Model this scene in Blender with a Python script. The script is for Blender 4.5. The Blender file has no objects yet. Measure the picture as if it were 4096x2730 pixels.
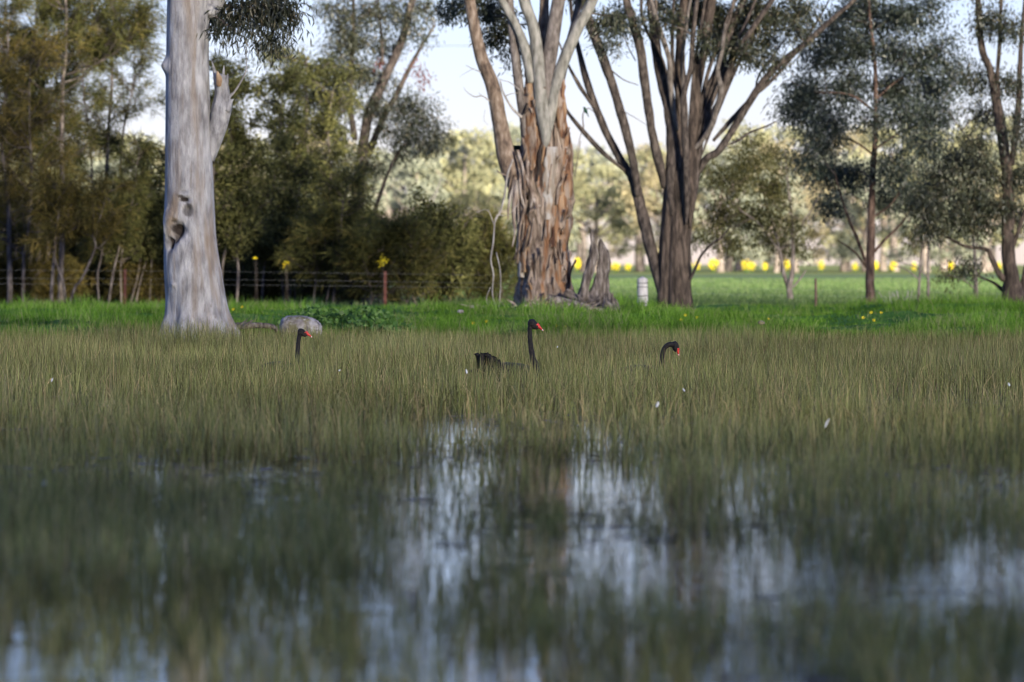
import bpy, math, random
import numpy as np
from mathutils import Vector

# ------------------------------------------------------------------ camera, sky, sun, exposure
SC = bpy.context.scene
COL = SC.collection
F, CX, HY, H = 22756.0, 2048.0, 1060.0, 1.18      # focal length in photo pixels, centre column, horizon row, eye height
cam = bpy.data.cameras.new('camera')
cam.lens, cam.sensor_width = 200.0, 36.0
cam.shift_y = -(1365.0 - HY) / 4096.0
cam.clip_start, cam.clip_end = 0.5, 9000.0
cam.dof.use_dof = True
cam.dof.focus_distance = 58.0
cam.dof.aperture_fstop = 3.8
cam_o = bpy.data.objects.new('camera', cam)
cam_o.location = (0, 0, H)
cam_o.rotation_euler = (math.radians(90), 0, 0)
COL.objects.link(cam_o)
SC.camera = cam_o

# late sun behind the camera and to its right, low enough that the unseen added gums behind it shade pond and near trees
SUN_EL, SUN_AZ = math.radians(9.5), math.radians(25.0)
SUN = Vector((math.sin(SUN_AZ) * math.cos(SUN_EL), -math.cos(SUN_AZ) * math.cos(SUN_EL), math.sin(SUN_EL)))
world = bpy.data.worlds.new('World')
SC.world = world
world.use_nodes = True
wn = world.node_tree
wn.nodes.clear()
sky = wn.nodes.new('ShaderNodeTexSky')
sky.sky_type = 'NISHITA'
sky.sun_disc = False
sky.sun_elevation = math.asin(SUN.z)
sky.sun_rotation = math.atan2(SUN.x, SUN.y)
sky.altitude = 100
sky.air_density = 1.0
sky.dust_density = 0.1
sky.ozone_density = 3.0
bg = wn.nodes.new('ShaderNodeBackground')
bg.inputs['Strength'].default_value = 0.057
wo = wn.nodes.new('ShaderNodeOutputWorld')
wb = wn.nodes.new('ShaderNodeMix')                  # cool white balance of the whole sky
wb.data_type, wb.blend_type = 'RGBA', 'MULTIPLY'
wb.inputs[0].default_value = 1.0
wb.inputs[7].default_value = (1.0, 0.94, 1.50, 1)
wn.links.new(sky.outputs[0], wb.inputs[6])
wn.links.new(wb.outputs[2], bg.inputs['Color'])
wn.links.new(bg.outputs[0], wo.inputs['Surface'])

sl = bpy.data.lights.new('sun', 'SUN')
sl.energy = 5.0
sl.angle = math.radians(7)
sl.color = (1.0, 0.91, 0.76)
so = bpy.data.objects.new('sun', sl)
so.rotation_euler = (-SUN).to_track_quat('-Z', 'Y').to_euler()
so.location = (40, -40, 60)
COL.objects.link(so)

SC.render.engine = 'CYCLES'
SC.view_settings.view_transform = 'Standard'
SC.view_settings.look = 'None'
SC.view_settings.exposure = 1.68
SC.view_settings.gamma = 1.0
SC.view_settings.use_curve_mapping = False
cy = SC.cycles
cy.max_bounces = 6
cy.diffuse_bounces = 3
cy.glossy_bounces = 3
cy.transmission_bounces = 3
cy.transparent_max_bounces = 4
cy.use_denoising = True
cy.filter_width = 1.1
cy.caustics_reflective = False
cy.caustics_refractive = False

RNG = np.random.default_rng(7)

# ------------------------------------------------------------------ helpers
def W(px, py, D):
    """a point of the place seen at photo pixel (px, py), D metres away"""
    return np.array([(px - CX) / F * D, D, H + (HY - py) / F * D])

def hash3(ix, iy, iz, seed):
    h = (ix * 374761393 + iy * 668265263 + iz * 2147483647 + seed * 1274126177) & 0xffffffff
    h = ((h ^ (h >> 13)) * 1274126177) & 0xffffffff
    h = h ^ (h >> 16)
    return (h & 0xffff) / 65535.0

def vnoise(p, seed=0):
    p = np.asarray(p, float)
    i = np.floor(p).astype(np.int64)
    f = p - i
    f = f * f * (3 - 2 * f)
    r = 0
    for a in (0, 1):
        wx = f[..., 0] if a else 1 - f[..., 0]
        for b in (0, 1):
            wy = f[..., 1] if b else 1 - f[..., 1]
            for c in (0, 1):
                wz = f[..., 2] if c else 1 - f[..., 2]
                r = r + wx * wy * wz * hash3(i[..., 0] + a, i[..., 1] + b, i[..., 2] + c, seed)
    return r

def fbm(p, seed=0, oct=3):
    p = np.asarray(p, float)
    r, a, t = 0, 1.0, 0
    for k in range(oct):
        r = r + a * vnoise(p * 2 ** k, seed + k)
        t += a
        a *= 0.5
    return r / t

def norm(v):
    return v / np.maximum(np.linalg.norm(v, axis=-1, keepdims=True), 1e-9)

def np_mesh(name, verts, polys, attrs=None, smooth=False):
    """verts (n,3); polys: list of (m,k) index arrays"""
    me = bpy.data.meshes.new(name)
    verts = np.ascontiguousarray(verts, dtype=np.float32)
    polys = [np.asarray(p, dtype=np.int32) for p in polys if len(p)]
    me.vertices.add(len(verts))
    me.vertices.foreach_set('co', verts.ravel())
    loops = np.concatenate([p.ravel() for p in polys])
    tot = np.concatenate([np.full(len(p), p.shape[1], np.int32) for p in polys])
    start = np.concatenate([[0], np.cumsum(tot)[:-1]]).astype(np.int32)
    me.loops.add(len(loops))
    me.loops.foreach_set('vertex_index', loops)
    me.polygons.add(len(tot))
    me.polygons.foreach_set('loop_start', start)
    for k, v in (attrs or {}).items():
        a = me.attributes.new(k, 'FLOAT', 'POINT')
        a.data.foreach_set('value', np.ascontiguousarray(v, dtype=np.float32))
    me.update(calc_edges=True)
    if smooth:
        me.shade_smooth()
    return me

class Geo:
    """collects vertices and faces of one mesh object"""
    def __init__(self):
        self.v, self.q, self.t, self.a, self.n = [], [], [], [], 0
    def add(self, v, q=None, t=None, a=None):
        v = np.asarray(v, float).reshape(-1, 3)
        self.v.append(v)
        if q is not None and len(q): self.q.append(np.asarray(q, int).reshape(-1, 4) + self.n)
        if t is not None and len(t): self.t.append(np.asarray(t, int).reshape(-1, 3) + self.n)
        self.a.append(np.full(len(v), 0.5) if a is None else np.asarray(a, float))
        self.n += len(v)
        return self
    def build(self, name, mat, parent=None, smooth=True, **props):
        polys = []
        if self.q: polys.append(np.concatenate(self.q))
        if self.t: polys.append(np.concatenate(self.t))
        v = np.concatenate(self.v)
        org = np.array(parent['_o']) if parent is not None else np.zeros(3)
        me = np_mesh(name, v - org, polys, {'rnd': np.concatenate(self.a)}, smooth)
        me.materials.append(mat)
        o = bpy.data.objects.new(name, me)
        COL.objects.link(o)
        if parent is not None: o.parent = parent
        for k, x in props.items(): o[k] = x
        o['_o'] = list(org)
        return o

THINGS = []
def thing(name, label, cat, base, group=None):
    o = bpy.data.objects.new(name, None)
    o.empty_display_size = 0.2
    o.location = [float(c) for c in base]
    o['label'], o['category'] = label, cat
    if group: o['group'] = group
    o['_o'] = [float(c) for c in base]
    COL.objects.link(o)
    return o

def tag(o, label, cat, group=None):
    o['label'], o['category'] = label, cat
    if group: o['group'] = group
    return o

def smooth_path(pts, m):
    """Catmull-Rom through pts (n,k), m samples"""
    p = np.asarray(pts, float)
    if len(p) == 2:
        t = np.linspace(0, 1, m)[:, None]
        return p[0] * (1 - t) + p[1] * t
    q = np.vstack([2 * p[0] - p[1], p, 2 * p[-1] - p[-2]])
    u = np.linspace(0, len(p) - 1, m)
    i = np.minimum(u.astype(int), len(p) - 2)
    t = (u - i)[:, None]
    a, b, c, d = q[i], q[i + 1], q[i + 2], q[i + 3]
    return 0.5 * (2 * b + (c - a) * t + (2 * a - 5 * b + 4 * c - d) * t ** 2 + (3 * b - a - 3 * c + d) * t ** 3)

def tube(g, pts, rad, sides=10, rows=None, rough=0.0, rs=(6, 1.2), seed=0, a=None, cap=True, wob=0.0):
    """tapered tube along pts; rough = relative radial relief, rs = its frequencies round and along"""
    pts = np.asarray(pts, float)
    rad = np.asarray(rad, float)
    rows = rows or max(3, len(pts) * 4)
    P = smooth_path(np.hstack([pts, rad[:, None]]), rows)
    R, P = np.maximum(P[:, 3], 1e-4), P[:, :3]
    if wob:
        P = P + (np.stack([vnoise(P * 1.3 + 7 * k, seed + k) for k in range(3)], 1) - 0.5) * wob * np.linspace(0, 1, rows)[:, None] ** 0.5
    T = norm(np.gradient(P, axis=0))
    ref = np.array([0.0, 1.0, 0.0]) if abs(T[0, 1]) < 0.8 else np.array([1.0, 0, 0])
    U = norm(np.cross(ref, T))
    V = np.cross(T, U)
    th = np.linspace(0, 2 * np.pi, sides, endpoint=False)
    c, s = np.cos(th)[None, :, None], np.sin(th)[None, :, None]
    d = c * U[:, None] + s * V[:, None]
    rr = R[:, None] * np.ones(sides)
    if rough:
        L = np.concatenate([[0], np.cumsum(np.linalg.norm(np.diff(P, axis=0), axis=1))])
        q = np.stack([np.cos(th)[None] * rs[0] / 2 + 0 * L[:, None], np.sin(th)[None] * rs[0] / 2 + 0 * L[:, None], L[:, None] * rs[1] + 0 * th[None]], -1)
        rr = rr * (1 + rough * (fbm(q, seed, 3) - 0.5) * 2)
    v = (P[:, None] + d * rr[..., None]).reshape(-1, 3)
    i = np.arange(rows - 1)[:, None] * sides
    j = np.arange(sides)[None]
    k = (j + 1) % sides
    q = np.stack([i + j, i + k, i + sides + k, i + sides + j], -1).reshape(-1, 4)
    n = len(v)
    t = []
    if cap:
        v = np.vstack([v, P[-1] + T[-1] * R[-1] * 0.5, P[0] - T[0] * R[0] * 0.3])
        e = (rows - 1) * sides
        t = [[e + x, e + (x + 1) % sides, n] for x in range(sides)] + [[(x + 1) % sides, x, n + 1] for x in range(sides)]
    g.add(v, q, t, None if a is None else np.full(len(v), a))
    return P, R

def sticks(g, A, B, r0, r1, rng=RNG):
    """many straight three-sided tapered twigs"""
    A, B = np.asarray(A, float), np.asarray(B, float)
    n = len(A)
    if n == 0: return
    T = norm(B - A)
    U = norm(np.cross(T, rng.normal(size=(n, 3))))
    V = np.cross(T, U)
    r0 = np.broadcast_to(np.asarray(r0, float), (n,))
    r1 = np.broadcast_to(np.asarray(r1, float), (n,))
    vs = []
    for Pn, r in ((A, r0), (B, r1)):
        for k in range(3):
            an = 2 * np.pi * k / 3
            vs.append(Pn + (U * math.cos(an) + V * math.sin(an)) * r[:, None])
    v = np.stack(vs, 1).reshape(-1, 3)
    b = np.arange(n)[:, None] * 6
    q = np.concatenate([b + np.array([[k, (k + 1) % 3, 3 + (k + 1) % 3, 3 + k]]) for k in range(3)])
    g.add(v, q, None, np.repeat(rng.random(n), 6))

def bent_sticks(g, A, B, r0, r1, sag, rng=RNG, seg=3):
    """twigs as short bent chains from A to B; sag is added in the middle"""
    A, B = np.asarray(A, float), np.asarray(B, float)
    n = len(A)
    if n == 0: return
    mid = np.asarray(sag, float) + rng.normal(size=(n, 3)) * 0.07 * np.linalg.norm(B - A, axis=1)[:, None]
    prev = A
    for s in range(1, seg + 1):
        t = s / seg
        nxt = A * (1 - t) + B * t + mid * (4 * t * (1 - t))
        sticks(g, prev, nxt, np.asarray(r0) + (np.asarray(r1) - np.asarray(r0)) * (s - 1) / seg, np.asarray(r0) + (np.asarray(r1) - np.asarray(r0)) * t, rng)
        prev = nxt

def leaves(g, c, d, L, Wd, rng=RNG, a=None, facing=None):
    """leaf blades: pointed quads from c along d"""
    n = len(c)
    d = norm(d)
    r = rng.normal(size=(n, 3)) if facing is None else facing + 0.5 * rng.normal(size=(n, 3))
    s = norm(np.cross(d, r))
    L = np.broadcast_to(L, (n,))[:, None]
    Wd = np.broadcast_to(Wd, (n,))[:, None]
    f = np.cross(d, s) * L * 0.08 * rng.normal(size=(n, 1))
    v = np.stack([c, c + d * L * .42 + s * Wd / 2 + f, c + d * L + f * 0.2, c + d * L * .42 - s * Wd / 2 + f], 1).reshape(-1, 3)
    q = np.arange(4 * n).reshape(n, 4)
    g.add(v, q, None, np.repeat(rng.random(n) if a is None else a, 4))

def blades(g, x, y, z, h, lean, w, rng=RNG, a=None, bend=0.35):
    """upright grass or rush blades (quad + tip triangle)"""
    n = len(x)
    an = rng.random(n) * np.pi
    sd = np.stack([np.cos(an), np.sin(an), 0 * an], 1) * (np.asarray(w) / 2)[:, None]
    b = np.stack([x, y, z], 1)
    la = rng.random(n) * 2 * np.pi
    lv = np.stack([np.cos(la), np.sin(la), 0 * la], 1) * (lean * h)[:, None]
    up = np.stack([0 * h, 0 * h, h], 1)
    m = b + up * 0.55 + lv * bend
    t = b + up * (1 - 0.35 * np.minimum(lean, 1) ** 2)[:, None] + lv
    v = np.stack([b - sd, b + sd, m + sd * .8, m - sd * .8, t], 1).reshape(-1, 3)
    k = np.arange(n)[:, None] * 5
    g.add(v, k + np.array([[0, 1, 2, 3]]), k + np.array([[3, 2, 4]]), np.repeat(rng.random(n) if a is None else a, 5))

# ------------------------------------------------------------------ materials
def new_mat(name):
    m = bpy.data.materials.new(name)
    m.use_nodes = True
    nt = m.node_tree
    nt.nodes.clear()
    out = nt.nodes.new('ShaderNodeOutputMaterial')
    return m, nt, out

def ramp(nt, stops, fac=None, interp='LINEAR'):
    r = nt.nodes.new('ShaderNodeValToRGB')
    e = r.color_ramp.elements
    r.color_ramp.interpolation = interp
    while len(e) < len(stops): e.new(0.5)
    for x, (p, c) in zip(e, stops):
        x.position = min(1.0, max(0.0, p))
        x.color = (c[0], c[1], c[2], 1)
    if fac is not None: nt.links.new(fac, r.inputs['Fac'])
    return r.outputs['Color']

def noise(nt, scale, detail=3, mapping=(1, 1, 1), rough=0.55, coord='Object', dist=0.0):
    tc = nt.nodes.new('ShaderNodeTexCoord')
    mp = nt.nodes.new('ShaderNodeMapping')
    mp.inputs['Scale'].default_value = mapping
    nt.links.new(tc.outputs[coord], mp.inputs['Vector'])
    n = nt.nodes.new('ShaderNodeTexNoise')
    n.inputs['Scale'].default_value = scale
    n.inputs['Detail'].default_value = detail
    n.inputs['Roughness'].default_value = rough
    n.inputs['Distortion'].default_value = dist
    nt.links.new(mp.outputs[0], n.inputs['Vector'])
    return n.outputs['Fac']

def mixc(nt, fac, a, b, mode='MIX'):
    m = nt.nodes.new('ShaderNodeMix')
    m.data_type = 'RGBA'
    m.blend_type = mode
    for s, v in ((0, fac), (6, a), (7, b)):
        if hasattr(v, 'links'): nt.links.new(v, m.inputs[s])
        else: m.inputs[s].default_value = v if s == 0 else (v[0], v[1], v[2], 1)
    return m.outputs[2]

def attr(nt, name='rnd'):
    a = nt.nodes.new('ShaderNodeAttribute')
    a.attribute_name = name
    return a.outputs['Fac']

def leaf_mat(name, stops, trans=0.35, patch=0.25, pscale=1.2, gloss=0.0):
    """leaf colour differs from leaf to leaf and from clump to clump"""
    m, nt, out = new_mat(name)
    c = ramp(nt, stops, attr(nt))
    if patch:
        pc = ramp(nt, [(0.3, (1 - patch,) * 3), (0.7, (1 + patch,) * 3)], noise(nt, pscale, 2))
        c = mixc(nt, 1.0, c, pc, 'MULTIPLY')
    d = nt.nodes.new('ShaderNodeBsdfDiffuse')
    t = nt.nodes.new('ShaderNodeBsdfTranslucent')
    nt.links.new(c, d.inputs['Color'])
    nt.links.new(c, t.inputs['Color'])
    mx = nt.nodes.new('ShaderNodeMixShader')
    mx.inputs[0].default_value = trans
    nt.links.new(d.outputs[0], mx.inputs[1])
    nt.links.new(t.outputs[0], mx.inputs[2])
    res = mx.outputs[0]
    if gloss:
        gl = nt.nodes.new('ShaderNodeBsdfGlossy')
        gl.inputs['Roughness'].default_value = 0.45
        m2 = nt.nodes.new('ShaderNodeMixShader')
        m2.inputs[0].default_value = gloss
        nt.links.new(res, m2.inputs[1])
        nt.links.new(gl.outputs[0], m2.inputs[2])
        res = m2.outputs[0]
    nt.links.new(res, out.inputs['Surface'])
    return m

def solid(name, stops, scale=4, mapping=(1, 1, 1), detail=5, rough=0.85, bump=0.0, bscale=None, spec=0.2, extra=None, dist=0.0):
    m, nt, out = new_mat(name)
    b = nt.nodes.new('ShaderNodeBsdfPrincipled')
    f = noise(nt, scale, detail, mapping, dist=dist)
    c = ramp(nt, [(0.5 + (p_ - 0.5) * 0.62, c_) for p_, c_ in stops], f)
    if extra: c = extra(nt, c)
    nt.links.new(c, b.inputs['Base Color'])
    b.inputs['Roughness'].default_value = rough
    b.inputs['Specular IOR Level'].default_value = spec
    if bump:
        bp = nt.nodes.new('ShaderNodeBump')
        bp.inputs['Strength'].default_value = bump
        bp.inputs['Distance'].default_value = 0.02
        nt.links.new(noise(nt, bscale or scale * 3, 4, mapping), bp.inputs['Height'])
        nt.links.new(bp.outputs[0], b.inputs['Normal'])
    nt.links.new(b.outputs[0], out.inputs['Surface'])
    return m

MAT = {}
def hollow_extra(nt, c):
    # fine cracks, brown weather streaks, and shade inside the knot holes painted dark
    st = ramp(nt, [(0.52, (0, 0, 0)), (0.68, (1, 1, 1))], noise(nt, 2.2, 3, (2.2, 2.2, 0.18)))
    c = mixc(nt, st, c, (0.29, 0.225, 0.165))
    cr = ramp(nt, [(0.0, (1, 1, 1)), (0.36, (1, 1, 1)), (0.42, (0, 0, 0))], noise(nt, 6, 6, (3.2, 3.2, 0.22), rough=0.7))
    c = mixc(nt, cr, c, (0.25, 0.22, 0.20))
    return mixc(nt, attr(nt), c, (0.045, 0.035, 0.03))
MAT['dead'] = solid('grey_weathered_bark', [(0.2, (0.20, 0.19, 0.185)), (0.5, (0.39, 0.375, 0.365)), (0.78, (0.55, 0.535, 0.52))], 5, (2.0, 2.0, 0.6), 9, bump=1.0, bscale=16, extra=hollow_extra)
MAT['deadlimb'] = solid('grey_limb_bark', [(0.2, (0.20, 0.19, 0.185)), (0.5, (0.38, 0.365, 0.355)), (0.78, (0.54, 0.525, 0.51))], 6, (2.0, 2.0, 0.8), 9, bump=1.0, bscale=16)
MAT['deadwood'] = solid('grey_splintered_wood', [(0.2, (0.03, 0.024, 0.02)), (0.5, (0.14, 0.115, 0.10)), (0.8, (0.30, 0.265, 0.24))], 9, (2, 2, 0.4), bump=1.0)
MAT['freshwood'] = solid('torn_tan_wood', [(0.3, (0.28, 0.17, 0.09)), (0.7, (0.52, 0.36, 0.22))], 9, (2, 2, 0.4), bump=0.8)
def ribbon_extra(nt, c):
    o = ramp(nt, [(0.54, (0, 0, 0)), (0.60, (1, 1, 1))], noise(nt, 2.4, 4, (1.6, 1.6, 0.22), dist=0.6))
    c = mixc(nt, o, c, ramp(nt, [(0.3, (0.11, 0.052, 0.032)), (0.55, (0.255, 0.135, 0.070)), (0.75, (0.36, 0.25, 0.16))], noise(nt, 5, 4, (2, 2, 0.3))))
    k = ramp(nt, [(0.37, (1, 1, 1)), (0.44, (0, 0, 0))], noise(nt, 3, 5, (2.2, 2.2, 0.28), dist=0.8))
    return mixc(nt, k, c, (0.05, 0.032, 0.024))
MAT['ribbon'] = solid('ribbon_gum_bark', [(0.2, (0.07, 0.05, 0.04)), (0.5, (0.215, 0.165, 0.13)), (0.8, (0.38, 0.31, 0.26))], 6, (2.4, 2.4, 0.45), bump=1.0, extra=ribbon_extra, dist=0.5)
MAT['limbgrey'] = solid('smooth_grey_green_bark', [(0.2, (0.13, 0.12, 0.10)), (0.5, (0.245, 0.235, 0.205)), (0.8, (0.36, 0.335, 0.30))], 6, (2, 2, 0.7), bump=0.4)
MAT['limbbrown'] = solid('peeling_brown_bark', [(0.2, (0.07, 0.05, 0.04)), (0.5, (0.20, 0.145, 0.105)), (0.8, (0.34, 0.275, 0.22))], 6, (2, 2, 0.8), bump=0.9)
def orange_extra(nt, c):
    k = ramp(nt, [(0.50, (0, 0, 0)), (0.58, (1, 1, 1))], noise(nt, 4, 5, (2, 2, 0.6), dist=0.5))
    return mixc(nt, k, c, (0.29, 0.225, 0.175))
MAT['orange'] = solid('fresh_orange_bark', [(0.3, (0.055, 0.028, 0.02)), (0.5, (0.205, 0.105, 0.055)), (0.72, (0.34, 0.225, 0.135))], 5, (2, 2, 0.35), bump=0.8, extra=orange_extra)
MAT['pale'] = solid('bare_pale_bark', [(0.3, (0.24, 0.20, 0.16)), (0.55, (0.38, 0.36, 0.34)), (0.75, (0.25, 0.18, 0.12))], 4, (2, 2, 0.4), bump=0.4)
MAT['strip'] = solid('hanging_bark_strip', [(0.3, (0.11, 0.075, 0.055)), (0.5, (0.24, 0.185, 0.15)), (0.7, (0.38, 0.33, 0.29))], 6, (2, 2, 0.4), bump=0.6)
MAT['dark'] = solid('dark_rough_bark', [(0.2, (0.018, 0.014, 0.012)), (0.5, (0.070, 0.053, 0.043)), (0.8, (0.155, 0.118, 0.095))], 7, (2.4, 2.4, 0.45), bump=1.2, dist=0.4)
MAT['darklimb'] = solid('dark_limb_bark', [(0.2, (0.022, 0.017, 0.015)), (0.5, (0.075, 0.060, 0.052)), (0.8, (0.155, 0.125, 0.105))], 7, (2, 2, 0.8), bump=1.0)
MAT['palelimb'] = solid('pale_limb_bark', [(0.2, (0.07, 0.058, 0.050)), (0.5, (0.16, 0.135, 0.12)), (0.8, (0.25, 0.22, 0.20))], 7, (2, 2, 0.8), bump=0.8)
MAT['redbark'] = solid('red_brown_bark', [(0.3, (0.045, 0.030, 0.025)), (0.5, (0.105, 0.068, 0.053)), (0.72, (0.19, 0.13, 0.10))], 6, (2, 2, 0.5), bump=1.0)
MAT['twig'] = solid('twig_bark', [(0.3, (0.07, 0.055, 0.045)), (0.7, (0.17, 0.14, 0.12))], 5)
MAT['greytwig'] = solid('pale_grey_twig', [(0.3, (0.24, 0.215, 0.195)), (0.7, (0.42, 0.39, 0.36))], 5)
MAT['oakstem'] = solid('she_oak_bark', [(0.3, (0.07, 0.056, 0.047)), (0.5, (0.145, 0.122, 0.103)), (0.75, (0.25, 0.21, 0.18))], 6, (2, 2, 0.7), bump=0.8)
MAT['needle'] = leaf_mat('she_oak_needles', [(0.0, (0.042, 0.048, 0.020)), (0.45, (0.108, 0.112, 0.038)), (0.8, (0.170, 0.162, 0.052)), (1.0, (0.23, 0.185, 0.060))], 0.3, 0.45, 1.1)
MAT['needle_rust'] = leaf_mat('rusty_she_oak_needles', [(0.0, (0.050, 0.046, 0.018)), (0.5, (0.125, 0.108, 0.034)), (1.0, (0.22, 0.165, 0.050))], 0.3, 0.35, 1.1)
MAT['needle_green'] = leaf_mat('green_she_oak_needles', [(0.0, (0.042, 0.048, 0.020)), (0.5, (0.120, 0.125, 0.046)), (1.0, (0.235, 0.225, 0.080))], 0.3, 0.4, 1.3)
MAT['gumleaf'] = leaf_mat('dark_gum_leaves', [(0.0, (0.022, 0.028, 0.016)), (0.5, (0.055, 0.064, 0.034)), (0.85, (0.10, 0.105, 0.058)), (1.0, (0.19, 0.15, 0.085))], 0.3, 0.3, 1.5, 0.05)
MAT['gumblue'] = leaf_mat('blue_green_gum_leaves', [(0.0, (0.018, 0.027, 0.020)), (0.5, (0.050, 0.066, 0.046)), (0.9, (0.10, 0.118, 0.083)), (1.0, (0.16, 0.15, 0.09))], 0.3, 0.3, 1.3, 0.05)
MAT['gumolive'] = leaf_mat('olive_gum_leaves', [(0.0, (0.035, 0.038, 0.016)), (0.5, (0.085, 0.086, 0.034)), (1.0, (0.17, 0.155, 0.065))], 0.35, 0.3, 1.4)
MAT['redleaf'] = leaf_mat('red_dying_leaves', [(0.0, (0.10, 0.03, 0.025)), (1.0, (0.26, 0.08, 0.055))], 0.3, 0)
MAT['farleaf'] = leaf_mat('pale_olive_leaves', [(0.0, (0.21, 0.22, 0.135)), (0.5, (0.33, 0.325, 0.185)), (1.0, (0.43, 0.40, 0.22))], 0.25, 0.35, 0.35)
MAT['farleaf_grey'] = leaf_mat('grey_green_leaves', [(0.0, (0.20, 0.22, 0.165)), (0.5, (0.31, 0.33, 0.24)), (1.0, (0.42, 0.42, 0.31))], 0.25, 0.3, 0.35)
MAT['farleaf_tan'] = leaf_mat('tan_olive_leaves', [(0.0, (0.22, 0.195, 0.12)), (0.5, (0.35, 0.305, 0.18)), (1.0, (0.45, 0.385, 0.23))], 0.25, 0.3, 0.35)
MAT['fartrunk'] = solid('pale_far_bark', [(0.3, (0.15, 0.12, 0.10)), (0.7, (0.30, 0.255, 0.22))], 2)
MAT['yellow'] = leaf_mat('yellow_petals', [(0.0, (0.78, 0.58, 0.02)), (1.0, (0.92, 0.80, 0.05))], 0.3, 0)
MAT['rush'] = leaf_mat('rush_stems', [(0.0, (0.105, 0.088, 0.038)), (0.22, (0.140, 0.132, 0.050)), (0.45, (0.245, 0.270, 0.085)), (0.72, (0.385, 0.390, 0.145)), (0.86, (0.42, 0.37, 0.17)), (1.0, (0.56, 0.41, 0.20))], 0.35, 0.38, 0.42)
MAT['grass'] = leaf_mat('lush_bank_grass', [(0.0, (0.038, 0.085, 0.014)), (0.5, (0.150, 0.300, 0.030)), (0.9, (0.240, 0.400, 0.065)), (1.0, (0.34, 0.34, 0.15))], 0.45, 0.35, 0.7)
MAT['weed'] = leaf_mat('broad_weed_leaves', [(0.0, (0.050, 0.125, 0.022)), (0.6, (0.120, 0.24, 0.045)), (1.0, (0.20, 0.32, 0.10))], 0.3, 0.2, 1.5, 0.02)
MAT['crop'] = leaf_mat('young_crop_blades', [(0.0, (0.080, 0.145, 0.042)), (0.6, (0.140, 0.215, 0.075)), (1.0, (0.23, 0.29, 0.12))], 0.35, 0.15, 0.15)
MAT['plume'] = solid('black_plumage', [(0.3, (0.010, 0.009, 0.009)), (0.6, (0.020, 0.017, 0.016)), (0.8, (0.045, 0.034, 0.028))], 60, (1, 1, 1), 4, 0.6, bump=0.5, spec=0.3)
MAT['bill'] = solid('red_bill', [(0.3, (0.55, 0.025, 0.022)), (0.7, (0.72, 0.055, 0.045))], 30, rough=0.4, spec=0.4)
MAT['billwhite'] = solid('white_bill_band', [(0.3, (0.80, 0.70, 0.70)), (0.7, (0.85, 0.80, 0.80))], 30, rough=0.4)
MAT['eye'] = solid('red_eye', [(0.3, (0.45, 0.09, 0.07)), (0.7, (0.55, 0.14, 0.10))], 30, rough=0.25, spec=0.5)
def rock_extra(nt, c):
    f = ramp(nt, [(0.55, (0, 0, 0)), (0.65, (1, 1, 1))], noise(nt, 5, 4))
    c = mixc(nt, f, c, (0.20, 0.18, 0.10))
    f = ramp(nt, [(0.62, (0, 0, 0)), (0.70, (1, 1, 1))], noise(nt, 16, 3))
    return mixc(nt, f, c, (0.62, 0.60, 0.56))
MAT['rock'] = solid('grey_lichened_rock', [(0.3, (0.19, 0.165, 0.15)), (0.5, (0.33, 0.30, 0.28)), (0.7, (0.47, 0.44, 0.42))], 9, bump=1.0, extra=rock_extra)
MAT['whitepost'] = solid('weathered_white_timber', [(0.3, (0.44, 0.41, 0.41)), (0.7, (0.60, 0.575, 0.575))], 9, (2, 2, 0.4), bump=0.5)
MAT['rustpost'] = solid('rust_red_steel', [(0.3, (0.085, 0.032, 0.024)), (0.7, (0.16, 0.065, 0.05))], 12)
MAT['brownpost'] = solid('brown_timber', [(0.3, (0.09, 0.055, 0.045)), (0.7, (0.17, 0.11, 0.09))], 12, (2, 2, 0.5))
MAT['wire'] = solid('galvanised_wire', [(0.3, (0.22, 0.22, 0.22)), (0.7, (0.34, 0.34, 0.34))], 12, rough=0.45)
MAT['box'] = solid('dark_green_painted_board', [(0.3, (0.018, 0.040, 0.036)), (0.7, (0.032, 0.062, 0.055))], 8)
MAT['bird'] = solid('green_feathers', [(0.3, (0.015, 0.045, 0.03)), (0.7, (0.03, 0.08, 0.05))], 25)
MAT['feather'] = solid('white_feather', [(0.3, (0.74, 0.76, 0.80)), (0.7, (0.84, 0.85, 0.86))], 20)
MAT['cable'] = solid('dark_cable', [(0.3, (0.05, 0.05, 0.05)), (0.7, (0.08, 0.08, 0.08))], 2)

# water: dark, murky, faint ripples
m, nt, out = new_mat('pond_water')
b = nt.nodes.new('ShaderNodeBsdfPrincipled')
nt.links.new(ramp(nt, [(0.3, (0.022, 0.021, 0.012)), (0.7, (0.038, 0.036, 0.018))], noise(nt, 0.6, 3)), b.inputs['Base Color'])
b.inputs['Roughness'].default_value = 0.03
b.inputs['IOR'].default_value = 1.33
bp = nt.nodes.new('ShaderNodeBump')
bp.inputs['Strength'].default_value = 0.35
bp.inputs['Distance'].default_value = 0.012
nt.links.new(noise(nt, 2.4, 3, (1.0, 1.6, 1)), bp.inputs['Height'])
nt.links.new(bp.outputs[0], b.inputs['Normal'])
nt.links.new(b.outputs[0], out.inputs['Surface'])
MAT['water'] = m

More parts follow.
